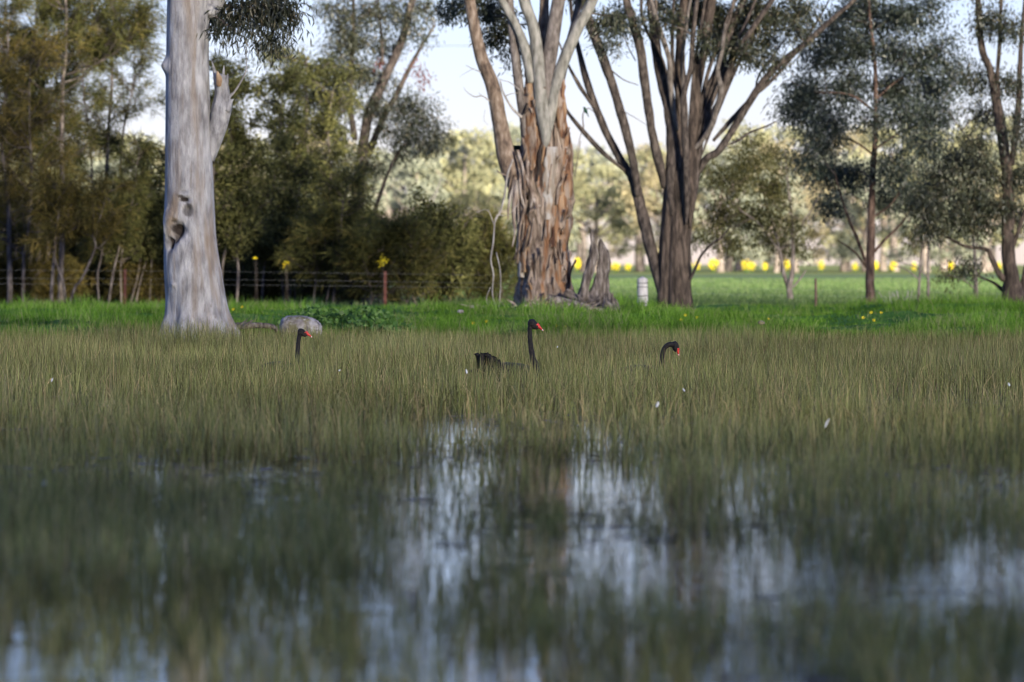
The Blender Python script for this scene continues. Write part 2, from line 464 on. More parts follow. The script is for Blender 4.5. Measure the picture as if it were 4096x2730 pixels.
# ground: mud under the pond, lush grass on the bank, litter under the she-oaks, paler crop on the field
m, nt, out = new_mat('ground_earth_and_grass')
b = nt.nodes.new('ShaderNodeBsdfPrincipled')
b.inputs['Roughness'].default_value = 0.95
b.inputs['Specular IOR Level'].default_value = 0.1
tc = nt.nodes.new('ShaderNodeTexCoord')
sx = nt.nodes.new('ShaderNodeSeparateXYZ')
nt.links.new(tc.outputs['Object'], sx.inputs[0])
def band(v, lo, hi):
    mr = nt.nodes.new('ShaderNodeMapRange')
    mr.inputs['From Min'].default_value, mr.inputs['From Max'].default_value = lo, hi
    nt.links.new(v, mr.inputs['Value'])
    return mr.outputs[0]
mud = ramp(nt, [(0.3, (0.028, 0.022, 0.013)), (0.7, (0.055, 0.045, 0.026))], noise(nt, 1.5, 4))
gr = ramp(nt, [(0.3, (0.030, 0.090, 0.010)), (0.5, (0.065, 0.17, 0.018)), (0.7, (0.12, 0.25, 0.035))], noise(nt, 1.6, 6))
fld = ramp(nt, [(0.3, (0.110, 0.165, 0.060)), (0.5, (0.150, 0.215, 0.080)), (0.7, (0.195, 0.26, 0.10))], noise(nt, 0.35, 6, (1, 0.25, 1)))
far = ramp(nt, [(0.3, (0.22, 0.27, 0.07)), (0.7, (0.33, 0.35, 0.10))], noise(nt, 0.08, 4))
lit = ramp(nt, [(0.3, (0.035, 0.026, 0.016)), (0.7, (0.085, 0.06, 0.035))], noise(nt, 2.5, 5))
c = mixc(nt, band(sx.outputs['Y'], 77.5, 79.5), mud, gr)
c = mixc(nt, band(sx.outputs['Y'], 119, 124), c, fld)
c = mixc(nt, band(sx.outputs['Y'], 350, 420), c, far)
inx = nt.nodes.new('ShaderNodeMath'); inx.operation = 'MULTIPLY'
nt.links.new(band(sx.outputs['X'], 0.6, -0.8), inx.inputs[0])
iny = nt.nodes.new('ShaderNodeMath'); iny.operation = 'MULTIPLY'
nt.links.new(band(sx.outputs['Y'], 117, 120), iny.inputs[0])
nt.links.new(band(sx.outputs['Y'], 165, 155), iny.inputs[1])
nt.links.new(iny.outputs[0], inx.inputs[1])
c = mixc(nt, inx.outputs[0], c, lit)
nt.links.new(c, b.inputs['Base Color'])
nt.links.new(b.outputs[0], out.inputs['Surface'])
MAT['ground'] = m

# ------------------------------------------------------------------ the setting: ground and water
def gz(x, y):
    """height of the ground"""
    x, y = np.asarray(x, float), np.asarray(y, float)
    wob = 0.9 * (vnoise(np.stack([x * 0.35, 0 * x, 0 * x], -1), 3) - 0.5)
    z = np.interp(y + wob, [-4000, -30, 4, 9, 14, 70, 77, 80, 86, 92, 104, 122, 150, 300, 520, 6000],
                  [3, 1.2, 0.15, -0.12, -0.30, -0.30, -0.14, 0.06, 0.20, 0.27, 0.29, 0.27, 0.31, 0.46, 0.62, 1.2])
    lump = (fbm(np.stack([x * 0.45, y * 0.4, 0 * x], -1), 11, 3) - 0.5) * 0.44
    lump2 = (fbm(np.stack([x * 1.6, y * 1.2, 0 * x], -1), 17, 2) - 0.5) * 0.10
    m = np.interp(y, [78, 82, 112, 124], [0, 1, 1, 0.15])
    return z + (lump + lump2) * m

xs = np.concatenate([-np.geomspace(3500, 16, 26), np.linspace(-15, 15, 101), np.geomspace(16, 3500, 26)])
ys = np.concatenate([-np.geomspace(3000, 20, 14), np.linspace(-16, 74, 31), np.linspace(75, 126, 129), np.linspace(128, 200, 37), np.geomspace(206, 5500, 60)])
X, Y = np.meshgrid(xs, ys)
Z = gz(X, Y)
ny, nx = X.shape
i = np.arange(ny - 1)[:, None] * nx + np.arange(nx - 1)[None]
me = np_mesh('ground', np.stack([X, Y, Z], -1).reshape(-1, 3), [np.stack([i, i + 1, i + nx + 1, i + nx], -1).reshape(-1, 4)], None, True)
me.materials.append(MAT['ground'])
ground = bpy.data.objects.new('ground', me)
COL.objects.link(ground)
ground['kind'] = 'structure'

g = Geo()
g.add([(-260, 2, 0), (260, 2, 0), (260, 84, 0), (-260, 84, 0)], [[0, 1, 2, 3]])
o = g.build('pond_water', MAT['water'], smooth=False)
o['kind'] = 'structure'

# ------------------------------------------------------------------ trees: shared builders
def world_path(pts, D, dd=0.0):
    """pixel polyline (px, py, width px[, depth offset]) -> points and radii"""
    P, R = [], []
    n = len(pts)
    for k, p in enumerate(pts):
        d = D + (p[3] if len(p) > 3 else dd * k / max(1, n - 1))
        P.append(W(p[0], p[1], d))
        R.append(p[2] / 2 / F * d)
    return np.array(P), np.array(R)

def limb(parent, name, pts, D, mat, dd=0.0, sides=12, rough=0.16, seed=0, rs=(5, 2.5), rows=None, label=None):
    g = Geo()
    P, R = world_path(pts, D, dd)
    P, R = tube(g, P, R, sides, rows or len(pts) * 8, rough, rs, seed)
    o = g.build(name, mat, parent)
    if label: o['label'] = label
    return P, R

def trunk_profile(prof, D, sides, rows, disp, depth=1.0, below=0.35):
    """a trunk whose two outlines are given as (row, left, right)"""
    prof = np.array(sorted(prof), float)
    py = np.linspace(prof[0, 0], prof[-1, 0], rows)
    s = smooth_path(prof, rows * 3)
    o = np.argsort(s[:, 0])
    Lx = np.interp(py, s[o, 0], s[o, 1])
    Rx = np.interp(py, s[o, 0], s[o, 2])
    c = (Lx + Rx) / 2
    r = (Rx - Lx) / 2 / F * D
    x0 = (c - CX) / F * D
    z0 = H + (HY - py) / F * D
    z0 = np.append(z0, z0[-1] - below)
    x0 = np.append(x0, x0[-1])
    r = np.append(r, r[-1] * 1.05)
    th = np.linspace(0, 2 * np.pi, sides, endpoint=False)
    TH, ZZ = np.meshgrid(th, z0)
    RR = r[:, None] * np.ones(sides)
    dr, mask = disp(TH, ZZ, RR, x0[:, None])
    RR = RR + dr
    v = np.stack([x0[:, None] + RR * np.cos(TH), D + RR * depth * np.sin(TH), ZZ], -1).reshape(-1, 3)
    nr = len(z0)
    i = np.arange(nr - 1)[:, None] * sides
    j = np.arange(sides)[None]
    k = (j + 1) % sides
    q = np.stack([i + j, i + sides + j, i + sides + k, i + k], -1).reshape(-1, 4)
    top = v[:sides].mean(0)
    v = np.vstack([v, top])
    t = [[x, (x + 1) % sides, nr * sides] for x in range(sides)]
    mask = np.append(np.asarray(mask).reshape(-1), 0)
    axis = np.stack([x0, 0 * x0 + D, z0], 1)
    return v, q, t, mask, axis

def crown(parent, clumps, limb_pts, D, mat, rng, leafL=0.12, leafW=0.024, per=24, spread=0.17, droop=0.8, twigmat='twig', name='crown', twig_r=0.02, depth=0.9, fill=1.7):
    """leaf sprays in clumps (px, py, rx, ry, sprays[, depth offset]); branches run from the nearest limb to each clump"""
    lg, tg = Geo(), Geo()
    LP = np.asarray(limb_pts)
    for cl in clumps:
        px, py, rx, ry, n = cl[:5]
        n = int(n * fill)
        d = D + (cl[5] if len(cl) > 5 else rng.normal() * 0.5)
        c = W(px, py, d)
        ax = np.array([rx / F * d, rx / F * d * depth, ry / F * d])
        u = norm(rng.normal(size=(n, 3))) * (rng.random((n, 1)) ** 0.45)
        # gather the sprays in sub-clumps so that gaps show
        k = max(2, n // 7)
        hub = norm(rng.normal(size=(k, 3))) * (rng.random((k, 1)) ** 0.4)
        w = rng.integers(0, k, n)
        u = hub[w] * 0.8 + u * 0.36
        S = c + u * ax
        HB = c + hub * 0.6 * ax
        cand = LP[np.argmin(((LP - (c - [0, 0, 0.4 * ax[2]])) ** 2).sum(1))]
        bent_sticks(tg, [cand], [c], [twig_r * 1.3], [twig_r * 0.6], [0, 0, 0.04], rng, 4)
        bent_sticks(tg, np.repeat(c[None], k, 0), HB, np.full(k, twig_r * 0.6), np.full(k, twig_r * 0.3), [0, 0, 0.03], rng, 2)
        bent_sticks(tg, HB[w], S, np.full(n, twig_r * 0.3), np.full(n, 0.003), [0, 0, 0.02], rng, 2)
        m = rng.poisson(per, n) + 3
        idx = np.repeat(np.arange(n), m)
        N = len(idx)
        outw = norm(S - HB[w] + 1e-6)[idx]
        off = rng.normal(size=(N, 3)) * spread * [1, 1, 0.8]
        dirs = outw * 0.35 + rng.normal(size=(N, 3)) * 0.55 + np.array([0, 0, -droop])
        leaves(lg, S[idx] + off, dirs, leafL * rng.uniform(0.7, 1.25, N), leafW * rng.uniform(0.7, 1.3, N), rng)
    lg.build(name, MAT[mat] if isinstance(mat, str) else mat, parent, False)
    tg.build('twigs', MAT[twigmat], parent, True, kind='stuff')

def she_oak(label, base_px, D, top_py, spread, rng, stems, nb=34, sprays=9, low=0.25, mat='needle', base_py=None, needles=16, nl=0.30, group='she-oaks behind the fence', stem_mat='oakstem', up=0.75, nw=0.011):
    """casuarina: bare stems, rising branches, hanging needle sprays. stems: pixel polylines"""
    gx = (base_px - CX) / F * D
    base = np.array([gx, D, float(gz(gx, D)) - 0.05])
    t = thing('she_oak_tree', label, 'tree', base, group)
    lg, tg = Geo(), Geo()
    AP = []
    for k, st in enumerate(stems):
        g = Geo()
        P, R = world_path(st, D, rng.normal() * 0.4)
        R = R * 0.72
        if k == 0 or abs(P[0, 2] - base[2]) < 0.45:
            P[0] = [P[0, 0], D, base[2] - 0.05]
        P, R = tube(g, P, R, 8, len(st) * 7, 0.12, (4, 3), k, wob=0.12)
        g.build('trunk' if k == 0 else 'stem', MAT[stem_mat], t)
        AP.append(P)
    zt = H + (HY - top_py) / F * D
    sp = spread / F * D
    B0, B1 = [], []
    cs, ds = [], []
    for b in range(nb):
        P = AP[b % len(AP)]
        f = low + (1 - low) * (b + rng.random()) / nb
        k = min(len(P) - 1, int(f * len(P)))
        p0 = P[k]
        an = b * 2.4 + rng.normal() * 0.4
        Ln = sp * (1.1 - 0.62 * f) * rng.uniform(0.6, 1.15)
        dr = norm(np.array([math.cos(an), math.sin(an) * 0.8, up * rng.uniform(0.5, 1.5)]))
        p1 = p0 + dr * Ln
        B0.append(p0); B1.append(p1)
        s = np.sort(rng.uniform(0.25, 1.05, sprays))
        pos = p0 + (p1 - p0) * s[:, None] + rng.normal(size=(sprays, 3)) * 0.11 * Ln * s[:, None]
        cs.append(pos)
        ds.append(np.repeat(dr[None], sprays, 0))
    B0, B1 = np.array(B0), np.array(B1)
    bent_sticks(tg, B0, B1, 0.016, 0.004, [0, 0, -0.05], rng, 4)
    S, DD = np.concatenate(cs), np.concatenate(ds)
    near = np.repeat(np.arange(nb), sprays)
    ft = rng.uniform(0.2, 0.8, len(S))[:, None]
    sticks(tg, B0[near] * (1 - ft) + B1[near] * ft, S, 0.006, 0.003, rng)
    m = rng.poisson(needles, len(S)) + 2
    idx = np.repeat(np.arange(len(S)), m)
    N = len(idx)
    off = rng.normal(size=(N, 3)) * (0.055 if nw < 0.02 else 0.10)
    dirs = DD[idx] * 0.55 + rng.normal(size=(N, 3)) * 0.5 + np.array([0, 0, -0.45])
    tint = np.clip(np.repeat(rng.normal(0.5, 0.3, len(S)), m) + rng.normal(0, 0.14, N), 0, 1)
    leaves(lg, S[idx] + off, dirs, nl * rng.uniform(0.6, 1.3, N), nw * rng.uniform(0.7, 1.3, N), rng, tint)
    lg.build('crown', MAT[mat], t, False)
    tg.build('twigs', MAT['twig'], t, True, kind='stuff')
    return t

# ------------------------------------------------------------------ grey gum with the knot hollows (D 80)
D1 = 80.0
def f_from(px, cx, r):          # angle on the camera side of a trunk at pixel px
    return -math.acos(max(-1, min(1, (px - cx) / r)))
def grey_disp(TH, ZZ, RR, x0):
    q = np.stack([np.cos(TH) * 2.6, np.sin(TH) * 2.6, ZZ * 0.5], -1)
    d = RR * 0.07 * (fbm(q, 5, 3) - 0.5)
    q = np.stack([np.cos(TH) * 9, np.sin(TH) * 9, ZZ * 0.8], -1)
    d += RR * 0.035 * (fbm(q, 9, 3) - 0.5)
    # roots flare in lobes at the foot
    foot = np.clip((0.75 - ZZ) / 0.6, 0, 1)
    d += RR * 0.10 * foot * np.cos(TH * 7 + 0.6)
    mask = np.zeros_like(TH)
    def spot(px, py, wpx, hpx, amp, mk=0.0, cx=760.0, rp=98.0):
        nonlocal d, mask
        th0 = f_from(px, cx, rp)
        z = H + (HY - py) / F * D1
        du = (np.angle(np.exp(1j * (TH - th0)))) * RR / (wpx / F * D1)
        dv = (ZZ - z) / (hpx / F * D1)
        wob = 0.5 * (vnoise(np.stack([TH * 9, ZZ * 14, 0 * TH + px], -1), 3) - 0.5)
        e = np.exp(-(du ** 2 + dv ** 2) * (1 + wob))
        d = d + amp * e
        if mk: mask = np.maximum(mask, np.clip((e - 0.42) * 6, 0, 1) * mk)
    spot(664, 265, 26, 26, 0.07)
    spot(690, 905, 44, 62, 0.10)
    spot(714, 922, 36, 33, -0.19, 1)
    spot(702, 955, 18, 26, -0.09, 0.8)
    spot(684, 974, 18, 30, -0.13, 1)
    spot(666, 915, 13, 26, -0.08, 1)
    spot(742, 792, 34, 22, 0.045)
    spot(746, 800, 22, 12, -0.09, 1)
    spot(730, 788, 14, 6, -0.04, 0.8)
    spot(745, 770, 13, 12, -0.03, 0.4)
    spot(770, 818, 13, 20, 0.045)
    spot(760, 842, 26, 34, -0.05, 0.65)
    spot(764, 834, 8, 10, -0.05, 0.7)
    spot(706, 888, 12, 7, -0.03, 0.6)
    spot(695, 1140, 10, 8, 0.035)
    return d, mask
prof = [(-760, 690, 830), (-420, 682, 838), (-200, 672, 842), (0, 668, 838), (212, 664, 837), (509, 661, 844), (679, 660, 851), (806, 658, 856), (933, 656, 864), (1040, 656, 878), (1102, 657, 890), (1187, 661, 903), (1250, 660, 916), (1297, 649, 934), (1335, 640, 955)]
bx = (770 - CX) / F * D1
grey = thing('grey_gum_tree', 'tall smooth pale grey gum trunk with knot hollows and a snapped side branch', 'tree', (bx, D1, float(gz(bx, D1)) - 0.1))
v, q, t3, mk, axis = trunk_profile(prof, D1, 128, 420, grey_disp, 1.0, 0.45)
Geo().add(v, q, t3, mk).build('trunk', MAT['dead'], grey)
limb(grey, 'broken_branch', [(835, 640, 44), (858, 560, 60), (874, 490, 76), (888, 430, 78), (889, 375, 60), (884, 335, 55), (880, 305, 46)], D1, MAT['deadlimb'], -0.1, 28, 0.26, 4, rows=70, label='snapped grey branch stub with torn wood')
g = Geo()
for px0, py0, px1, py1, w in ((866, 325, 846, 240, 14), (872, 318, 862, 282, 22), (892, 322, 896, 262, 12), (900, 345, 912, 296, 20), (905, 425, 934, 398, 24), (908, 420, 925, 372, 9)):
    P, R = world_path([(px0, py0 + 20, w * 1.3), ((px0 + px1) / 2, (py0 + py1) / 2, w * 0.9), (px1, py1, 2)], D1 - 0.12)
    tube(g, P, R, 6, 8, 0.35, (4, 14), px0)
g.build('splinters', MAT['deadlimb'], grey)
g = Geo()
P, R = world_path([(874, 345, 18), (877, 322, 22), (872, 300, 15), (870, 286, 5)], D1 - 0.24)
tube(g, P, R, 8, 14, 0.4, (4, 12), 2)
g.build('torn_wood', MAT['freshwood'], grey, label='tan torn wood at the broken end')
g = Geo()
P, R = world_path([(906, 405, 9), (940, 365, 8), (965, 325, 7), (983, 287, 5), (986, 255, 4), (984, 190, 2)], D1 - 0.1)
tube(g, P, R, 6, 24, 0.1, (3, 5), 2)
P, R = world_path([(983, 287, 4), (995, 284, 2)], D1 - 0.1)
tube(g, P, R, 5, 4)
g.build('bare_twig', MAT['greytwig'], grey)
# living top: a fork above the picture's edge and the drooping spray right of the trunk
topP = []
for nm, pts, dd in (('limb', [(825, 60, 80), (865, -30, 90), (930, -220, 80), (1010, -460, 60), (1060, -760, 40)], 0.4), ('limb', [(748, -600, 150), (730, -900, 110), (690, -1200, 80), (640, -1500, 40)], 0.2), ('limb', [(1000, -430, 44), (1120, -520, 34), (1240, -480, 22), (1300, -300, 12)], 0.8), ('limb', [(930, -220, 34), (1000, -260, 26), (1080, -200, 16), (1130, -80, 8)], 0.3)):
    P, R = limb(grey, nm, pts, D1, MAT['deadlimb'], dd, 14, 0.08, 3)
    topP.append(P)
topP = np.concatenate(topP)
rg = np.random.default_rng(21)
crown(grey, [(900, 30, 75, 75, 26), (985, 45, 80, 85, 30), (1080, 30, 80, 90, 32), (1150, 70, 55, 90, 24), (920, 110, 50, 45, 12), (1090, 140, 45, 70, 16), (1010, -90, 120, 70, 26), (1130, -110, 110, 80, 26), (1180, -320, 150, 130, 34), (900, -430, 170, 130, 30), (640, -900, 220, 200, 40), (1000, -800, 200, 170, 36), (480, -1250, 200, 160, 30), (760, -1450, 240, 170, 34)],
      topP, D1 + 0.4, 'gumleaf', rg, 0.14, 0.022, 18, 0.15, 1.2, fill=1.25)

# ------------------------------------------------------------------ ribbon-barked gum in the middle (D 103)
D2 = 103.0
bx = (2170 - CX) / F * D2
rib = thing('ribbon_gum_tree', 'massive gum shedding orange and grey bark ribbons beside the splintered stump', 'tree', (bx, D2, float(gz(bx, D2)) - 0.1))
def rib_disp(TH, ZZ, RR, x0):
    tw = TH + 0.34 * ZZ
    q = np.stack([np.cos(tw) * 3.2, np.sin(tw) * 3.2, ZZ * 0.45], -1)
    d = RR * 0.34 * (fbm(q, 31, 3) - 0.5)
    q = np.stack([np.cos(tw) * 11, np.sin(tw) * 11, ZZ * 1.1], -1)
    d += RR * 0.20 * (fbm(q, 37, 3) - 0.5)
    q = np.stack([np.cos(tw) * 5, np.sin(tw) * 5, ZZ * 3.0], -1)
    d += RR * 0.16 * np.clip(fbm(q, 41, 2) - 0.62, 0, 1) * 2
    foot = np.clip((0.9 - ZZ) / 0.7, 0, 1)
    d += RR * 0.13 * foot * np.cos(TH * 6 + 1.2)
    return d, 0 * TH + 0.5
prof = [(235, 2150, 2196), (300, 2122, 2222), (370, 2098, 2242), (440, 2088, 2254), (510, 2088, 2266), (571, 2092, 2276), (650, 2078, 2286), (735, 2062, 2282), (800, 2074, 2288), (850, 2064, 2280), (898, 2076, 2286), (980, 2082, 2270), (1061, 2074, 2280), (1110, 2080, 2278), (1150, 2066, 2292), (1210, 2060, 2306), (1260, 2046, 2334)]
v, q, t3, mk, axis = trunk_profile(prof, D2, 120, 300, rib_disp, 0.9, 0.3)
Geo().add(v, q, t3, mk).build('trunk', MAT['ribbon'], rib)
ribP = [axis]
LIMBS = [
    ('limbbrown', [(2085, 790, 70), (2045, 690, 78), (2018, 590, 70), (2000, 490, 62), (1972, 351, 58), (1925, 229, 52), (1896, 98, 46), (1879, 0, 44), (1850, -200, 40), (1790, -460, 30), (1700, -760, 18)], -0.35, 'brown peeling limb leaning away from the trunk'),
    ('limbgrey', [(2128, 330, 40), (2104, 212, 42), (2066, 106, 34), (2008, 0, 30), (1950, -160, 26), (1900, -360, 16)], -0.36, None),
    ('limbgrey', [(2180, 592, 22), (2183, 540, 46), (2176, 480, 56), (2163, 392, 58), (2152, 245, 52), (2132, 106, 46), (2096, 0, 44), (2060, -200, 40), (2040, -500, 30), (1990, -800, 18)], -0.38, 'smooth blue-grey limb down the front of the trunk'),
    ('limbgrey', [(2196, 520, 30), (2206, 430, 48), (2226, 330, 48), (2258, 237, 46), (2315, 106, 44), (2370, 0, 42), (2440, -200, 36), (2500, -450, 26), (2560, -760, 14)], -0.35, None),
    ('palelimb', [(2180, 400, 60), (2192, 260, 62), (2208, 163, 58), (2234, 0, 52), (2280, -260, 54), (2300, -560, 40), (2290, -900, 20)], -0.3, None),
    ('palelimb', [(2108, 560, 30), (2090, 440, 38), (2074, 327, 38), (2054, 163, 36), (2036, 0, 34), (2010, -240, 36), (1960, -520, 26), (1900, -800, 12)], -0.25, None),
    ('limbbrown', [(2165, 360, 56), (2170, 160, 44), (2178, 0, 38), (2170, -260, 44), (2190, -560, 30)], 0.1, None),
    ('palelimb', [(2226, 400, 30), (2262, 240, 32), (2296, 100, 28), (2316, 0, 26), (2360, -260, 26), (2380, -500, 14)], 0.35, None),
]
for mt, pts, dd, lb in LIMBS:
    pp = [(p[0], p[1], p[2], dd) for p in pts]
    P, R = limb(rib, 'limb', pp, D2, MAT[mt], 0, 14, 0.12, len(ribP) + 50, label=lb)
    ribP.append(P)
ribP = np.concatenate(ribP)
# exposed patches: pale strip, orange panels, red-brown edge
def bark_panel(parent, mat, pts, D, cx, rp, name, proud=0.012, seed=0, label=None):
    """a curved slab of bark lying on the trunk: pts = (row, left, right)"""
    rows, cols = 34, 8
    s = smooth_path(np.array(pts, float), rows)
    rag = (vnoise(np.stack([s[:, 0] * 0.05, 0 * s[:, 0], 0 * s[:, 0]], 1), seed) - 0.5) * 10
    rag2 = (vnoise(np.stack([s[:, 0] * 0.06, 0 * s[:, 0], 0 * s[:, 0]], 1), seed + 3) - 0.5) * 10
    v = []
    for lay in (1, 0):
        for r in range(rows):
            for c in range(cols):
                f = c / (cols - 1)
                px = (s[r, 1] + rag[r]) * (1 - f) + (s[r, 2] + rag2[r]) * f
                u = (px - cx) / rp
                u = max(-0.985, min(0.985, u))
                rr = rp / F * D * (1.02 if lay else 0.9) + (proud if lay else 0)
                v.append([(cx - CX) / F * D + rr * u, D - rr * 0.9 * math.sqrt(1 - u * u) * (1.0), H + (HY - s[r, 0]) / F * D])
    v = np.array(v)
    n = rows * cols
    v[:n] += (np.stack([0 * v[:n, 0], vnoise(v[:n] * [14, 14, 3], seed) - 0.5, 0 * v[:n, 0]], 1)) * 0.05
    q = []
    for r in range(rows - 1):
        for c in range(cols - 1):
            a = r * cols + c
            q.append([a, a + cols, a + cols + 1, a + 1])
        for c in (0, cols - 1):
            a = r * cols + c
            q.append([a, a + cols, n + a + cols, n + a] if c else [a, n + a, n + a + cols, a + cols])
    for c in range(cols - 1):
        q += [[c, c + 1, n + c + 1, n + c], [(rows - 1) * cols + c, n + (rows - 1) * cols + c, n + (rows - 1) * cols + c + 1, (rows - 1) * cols + c + 1]]
    o = Geo().add(v, q).build(name, mat, parent)
    if label: o['label'] = label
bark_panel(rib, MAT['pale'], [(590, 2186, 2226), (680, 2176, 2222), (760, 2172, 2214), (840, 2176, 2204), (880, 2182, 2194)], D2, 2180, 106, 'bare_patch', 0.03, 3, 'bare pale strip of trunk')
bark_panel(rib, MAT['orange'], [(250, 2106, 2140), (340, 2102, 2142), (450, 2096, 2140), (560, 2100, 2150), (640, 2104, 2146), (700, 2112, 2130)], D2, 2178, 102, 'bark_panel', 0.03, 5, 'fresh orange bark')
bark_panel(rib, MAT['orange'], [(320, 2228, 2252), (420, 2226, 2256), (520, 2236, 2266), (620, 2246, 2278), (720, 2250, 2284), (800, 2256, 2280)], D2, 2180, 106, 'bark_panel', 0.035, 7, 'red-brown bark edge')
bark_panel(rib, MAT['orange'], [(770, 2240, 2274), (850, 2226, 2262), (930, 2210, 2236), (990, 2200, 2212)], D2, 2178, 108, 'bark_panel', 0.02, 9)
bark_panel(rib, MAT['orange'], [(860, 2078, 2108), (940, 2080, 2114), (1020, 2086, 2108), (1090, 2090, 2100)], D2, 2176, 106, 'bark_panel', 0.025, 13)
bark_panel(rib, MAT['pale'], [(980, 2076, 2090), (1050, 2076, 2092), (1110, 2080, 2090)], D2, 2176, 106, 'bare_patch', 0.02, 15)
bark_panel(rib, MAT['orange'], [(1040, 2232, 2258), (1100, 2230, 2262), (1160, 2236, 2256)], D2, 2178, 112, 'bark_panel', 0.02, 17)
# loose ribbons hanging off the left flank and the trunk
rs_ = np.random.default_rng(33)
rb = [(2046, 640, 2040, 800, 20), (2056, 700, 2034, 880, 16), (2066, 720, 2056, 940, 22), (2080, 740, 2066, 900, 18), (2090, 760, 2086, 960, 20), (2110, 700, 2128, 830, 16), (2070, 600, 2110, 810, 14), (2050, 720, 1990, 682, 18), (2100, 800, 2074, 1000, 12), (2098, 820, 2058, 1010, 10),
      (2130, 760, 2150, 860, 14), (2060, 830, 2050, 990, 12), (2268, 880, 2290, 820, 10), (2272, 1000, 2288, 1050, 12), (2150, 820, 2120, 860, 22), (2080, 680, 2096, 850, 12), (2040, 690, 2052, 780, 14), (2118, 640, 2098, 760, 12)]
for k, (x0, y0, x1, y1, w) in enumerate(rb):
    g = Geo()
    m = 9
    f = np.linspace(0, 1, m)
    dpt = D2 - 0.52 - 0.12 * rs_.random() + (0.12 if x0 < 2055 else 0)
    P = np.stack([W(x0 + (x1 - x0) * a + 6 * math.sin(a * 5 + k), y0 + (y1 - y0) * a, dpt - 0.10 * math.sin(a * 2.4)) for a in f])
    wid = w / 2 / F * D2 * (1 - 0.75 * f ** 2)
    ang = rs_.uniform(-0.6, 0.6) + f * rs_.uniform(-1, 1)
    s = np.stack([np.cos(ang), np.sin(ang), 0 * f], 1) * wid[:, None]
    nrm = np.stack([-np.sin(ang), np.cos(ang), 0 * f], 1) * 0.008
    v = np.concatenate([P - s - nrm, P + s - nrm, P + s + nrm, P - s + nrm])
    q = []
    for r in range(m - 1):
        for a, b2 in ((0, 1), (1, 2), (2, 3), (3, 0)):
            q.append([a * m + r, b2 * m + r, b2 * m + r + 1, a * m + r + 1])
    q += [[0, m, 2 * m, 3 * m], [m - 1, 4 * m - 1, 3 * m - 1, 2 * m - 1]]
    g.add(v, q).build('bark_strip', MAT['strip'] if k % 4 else MAT['limbbrown'], rib)
rp_ = np.random.default_rng(44)
for k in range(64):
    py = rp_.uniform(380, 1220)
    u = rp_.uniform(-0.93, 0.93)
    half = np.interp(py, [327, 571, 735, 900, 1061, 1240], [85, 94, 107, 105, 100, 118])
    cxp = np.interp(py, [327, 571, 735, 900, 1061, 1240], [2165, 2184, 2177, 2177, 2176, 2178])
    ln, wd = rp_.uniform(50, 170), rp_.uniform(5, 15)
    mt = ('strip', 'limbbrown', 'orange', 'strip', 'ribbon', 'dark')[k % 6]
    g = Geo()
    m = 8
    f = np.linspace(0, 1, m)
    a0 = math.asin(u)
    a1 = a0 + rp_.normal() * 0.12 - 0.10
    an = a0 + (a1 - a0) * f
    lift = np.where(f > 0.55, (f - 0.55) * rp_.uniform(0.0, 0.35), 0) if k % 2 else np.where(f < 0.35, (0.35 - f) * rp_.uniform(0, 0.4), 0)
    R0 = half / F * D2 * 1.03 + 0.025 + lift
    z = H + (HY - (py + ln * (f - 0.5))) / F * D2
    P = np.stack([(cxp - CX) / F * D2 + R0 * np.sin(an), D2 - 0.9 * R0 * np.cos(an), z], 1)
    sd = np.stack([np.cos(an), 0.9 * np.sin(an), 0 * an], 1) * (wd / 2 / F * D2 * np.sin(np.pi * (0.12 + 0.8 * f)) ** 0.5 * (0.7 + 0.6 * rp_.random(m)))[:, None]
    nr = np.stack([np.sin(an), -np.cos(an), 0 * an], 1) * 0.012
    v = np.concatenate([P - sd - nr * 2, P - sd + nr, P + sd + nr, P + sd - nr * 2])
    q = []
    for r in range(m - 1):
        for a, b2 in ((0, 1), (1, 2), (2, 3), (3, 0)):
            q.append([a * m + r, a * m + r + 1, b2 * m + r + 1, b2 * m + r])
    q += [[0, m, 2 * m, 3 * m], [m - 1, 4 * m - 1, 3 * m - 1, 2 * m - 1]]
    g.add(v, q).build('bark_plate', MAT[mt], rib, False)
# long dead branch dangling on the left, bare twigs against the sky
g = Geo()
for pts in ([(2052, 640, 8), (2030, 700, 9), (2018, 780, 9), (2000, 850, 8), (1980, 880, 7), (1972, 960, 7), (1962, 1040, 7), (1974, 1100, 6), (1970, 1180, 5), (1985, 1240, 4)], [(1985, 1010, 5), (2000, 1080, 5), (2004, 1150, 4), (1995, 1235, 3)], [(1976, 900, 4), (1950, 840, 3), (1905, 848, 2)], [(1985, 860, 4), (2030, 860, 3), (2070, 820, 3)], [(1962, 1150, 3), (1945, 1200, 3), (1960, 1240, 2)], [(1975, 905, 4), (1995, 850, 3), (1990, 830, 2)]):
    P, R = world_path(pts, D2 - 1.0)
    tube(g, P, R, 5, len(pts) * 4, 0, wob=0.05)
g.build('dead_branch', MAT['greytwig'], rib, label='pale dead branch dangling to the grass')
g = Geo()
for pts in ([(1966, 412, 8), (1930, 385, 6), (1900, 388, 5), (1870, 370, 3), (1856, 350, 2)], [(1930, 385, 3), (1915, 372, 2)], [(1925, 290, 5), (1890, 275, 4), (1865, 262, 2)], [(1890, 278, 3), (1860, 295, 2), (1840, 310, 1.5)], [(2085, 470, 14), (2045, 430, 11), (2012, 370, 8), (2000, 320, 6)], [(2020, 385, 5), (2040, 375, 4), (2066, 370, 3)], [(2078, 360, 5), (2040, 330, 4), (2010, 320, 3), (1990, 312, 2)], [(1940, 440, 2), (1935, 480, 2), (1950, 500, 1.5)], [(2000, 560, 6), (2010, 640, 5), (2030, 700, 4), (2034, 760, 3)]):
    P, R = world_path(pts, D2 - 0.4)
    tube(g, P, R, 5, len(pts) * 4, 0, wob=0.04)
g.build('bare_twigs', MAT['greytwig'], rib, kind='stuff')
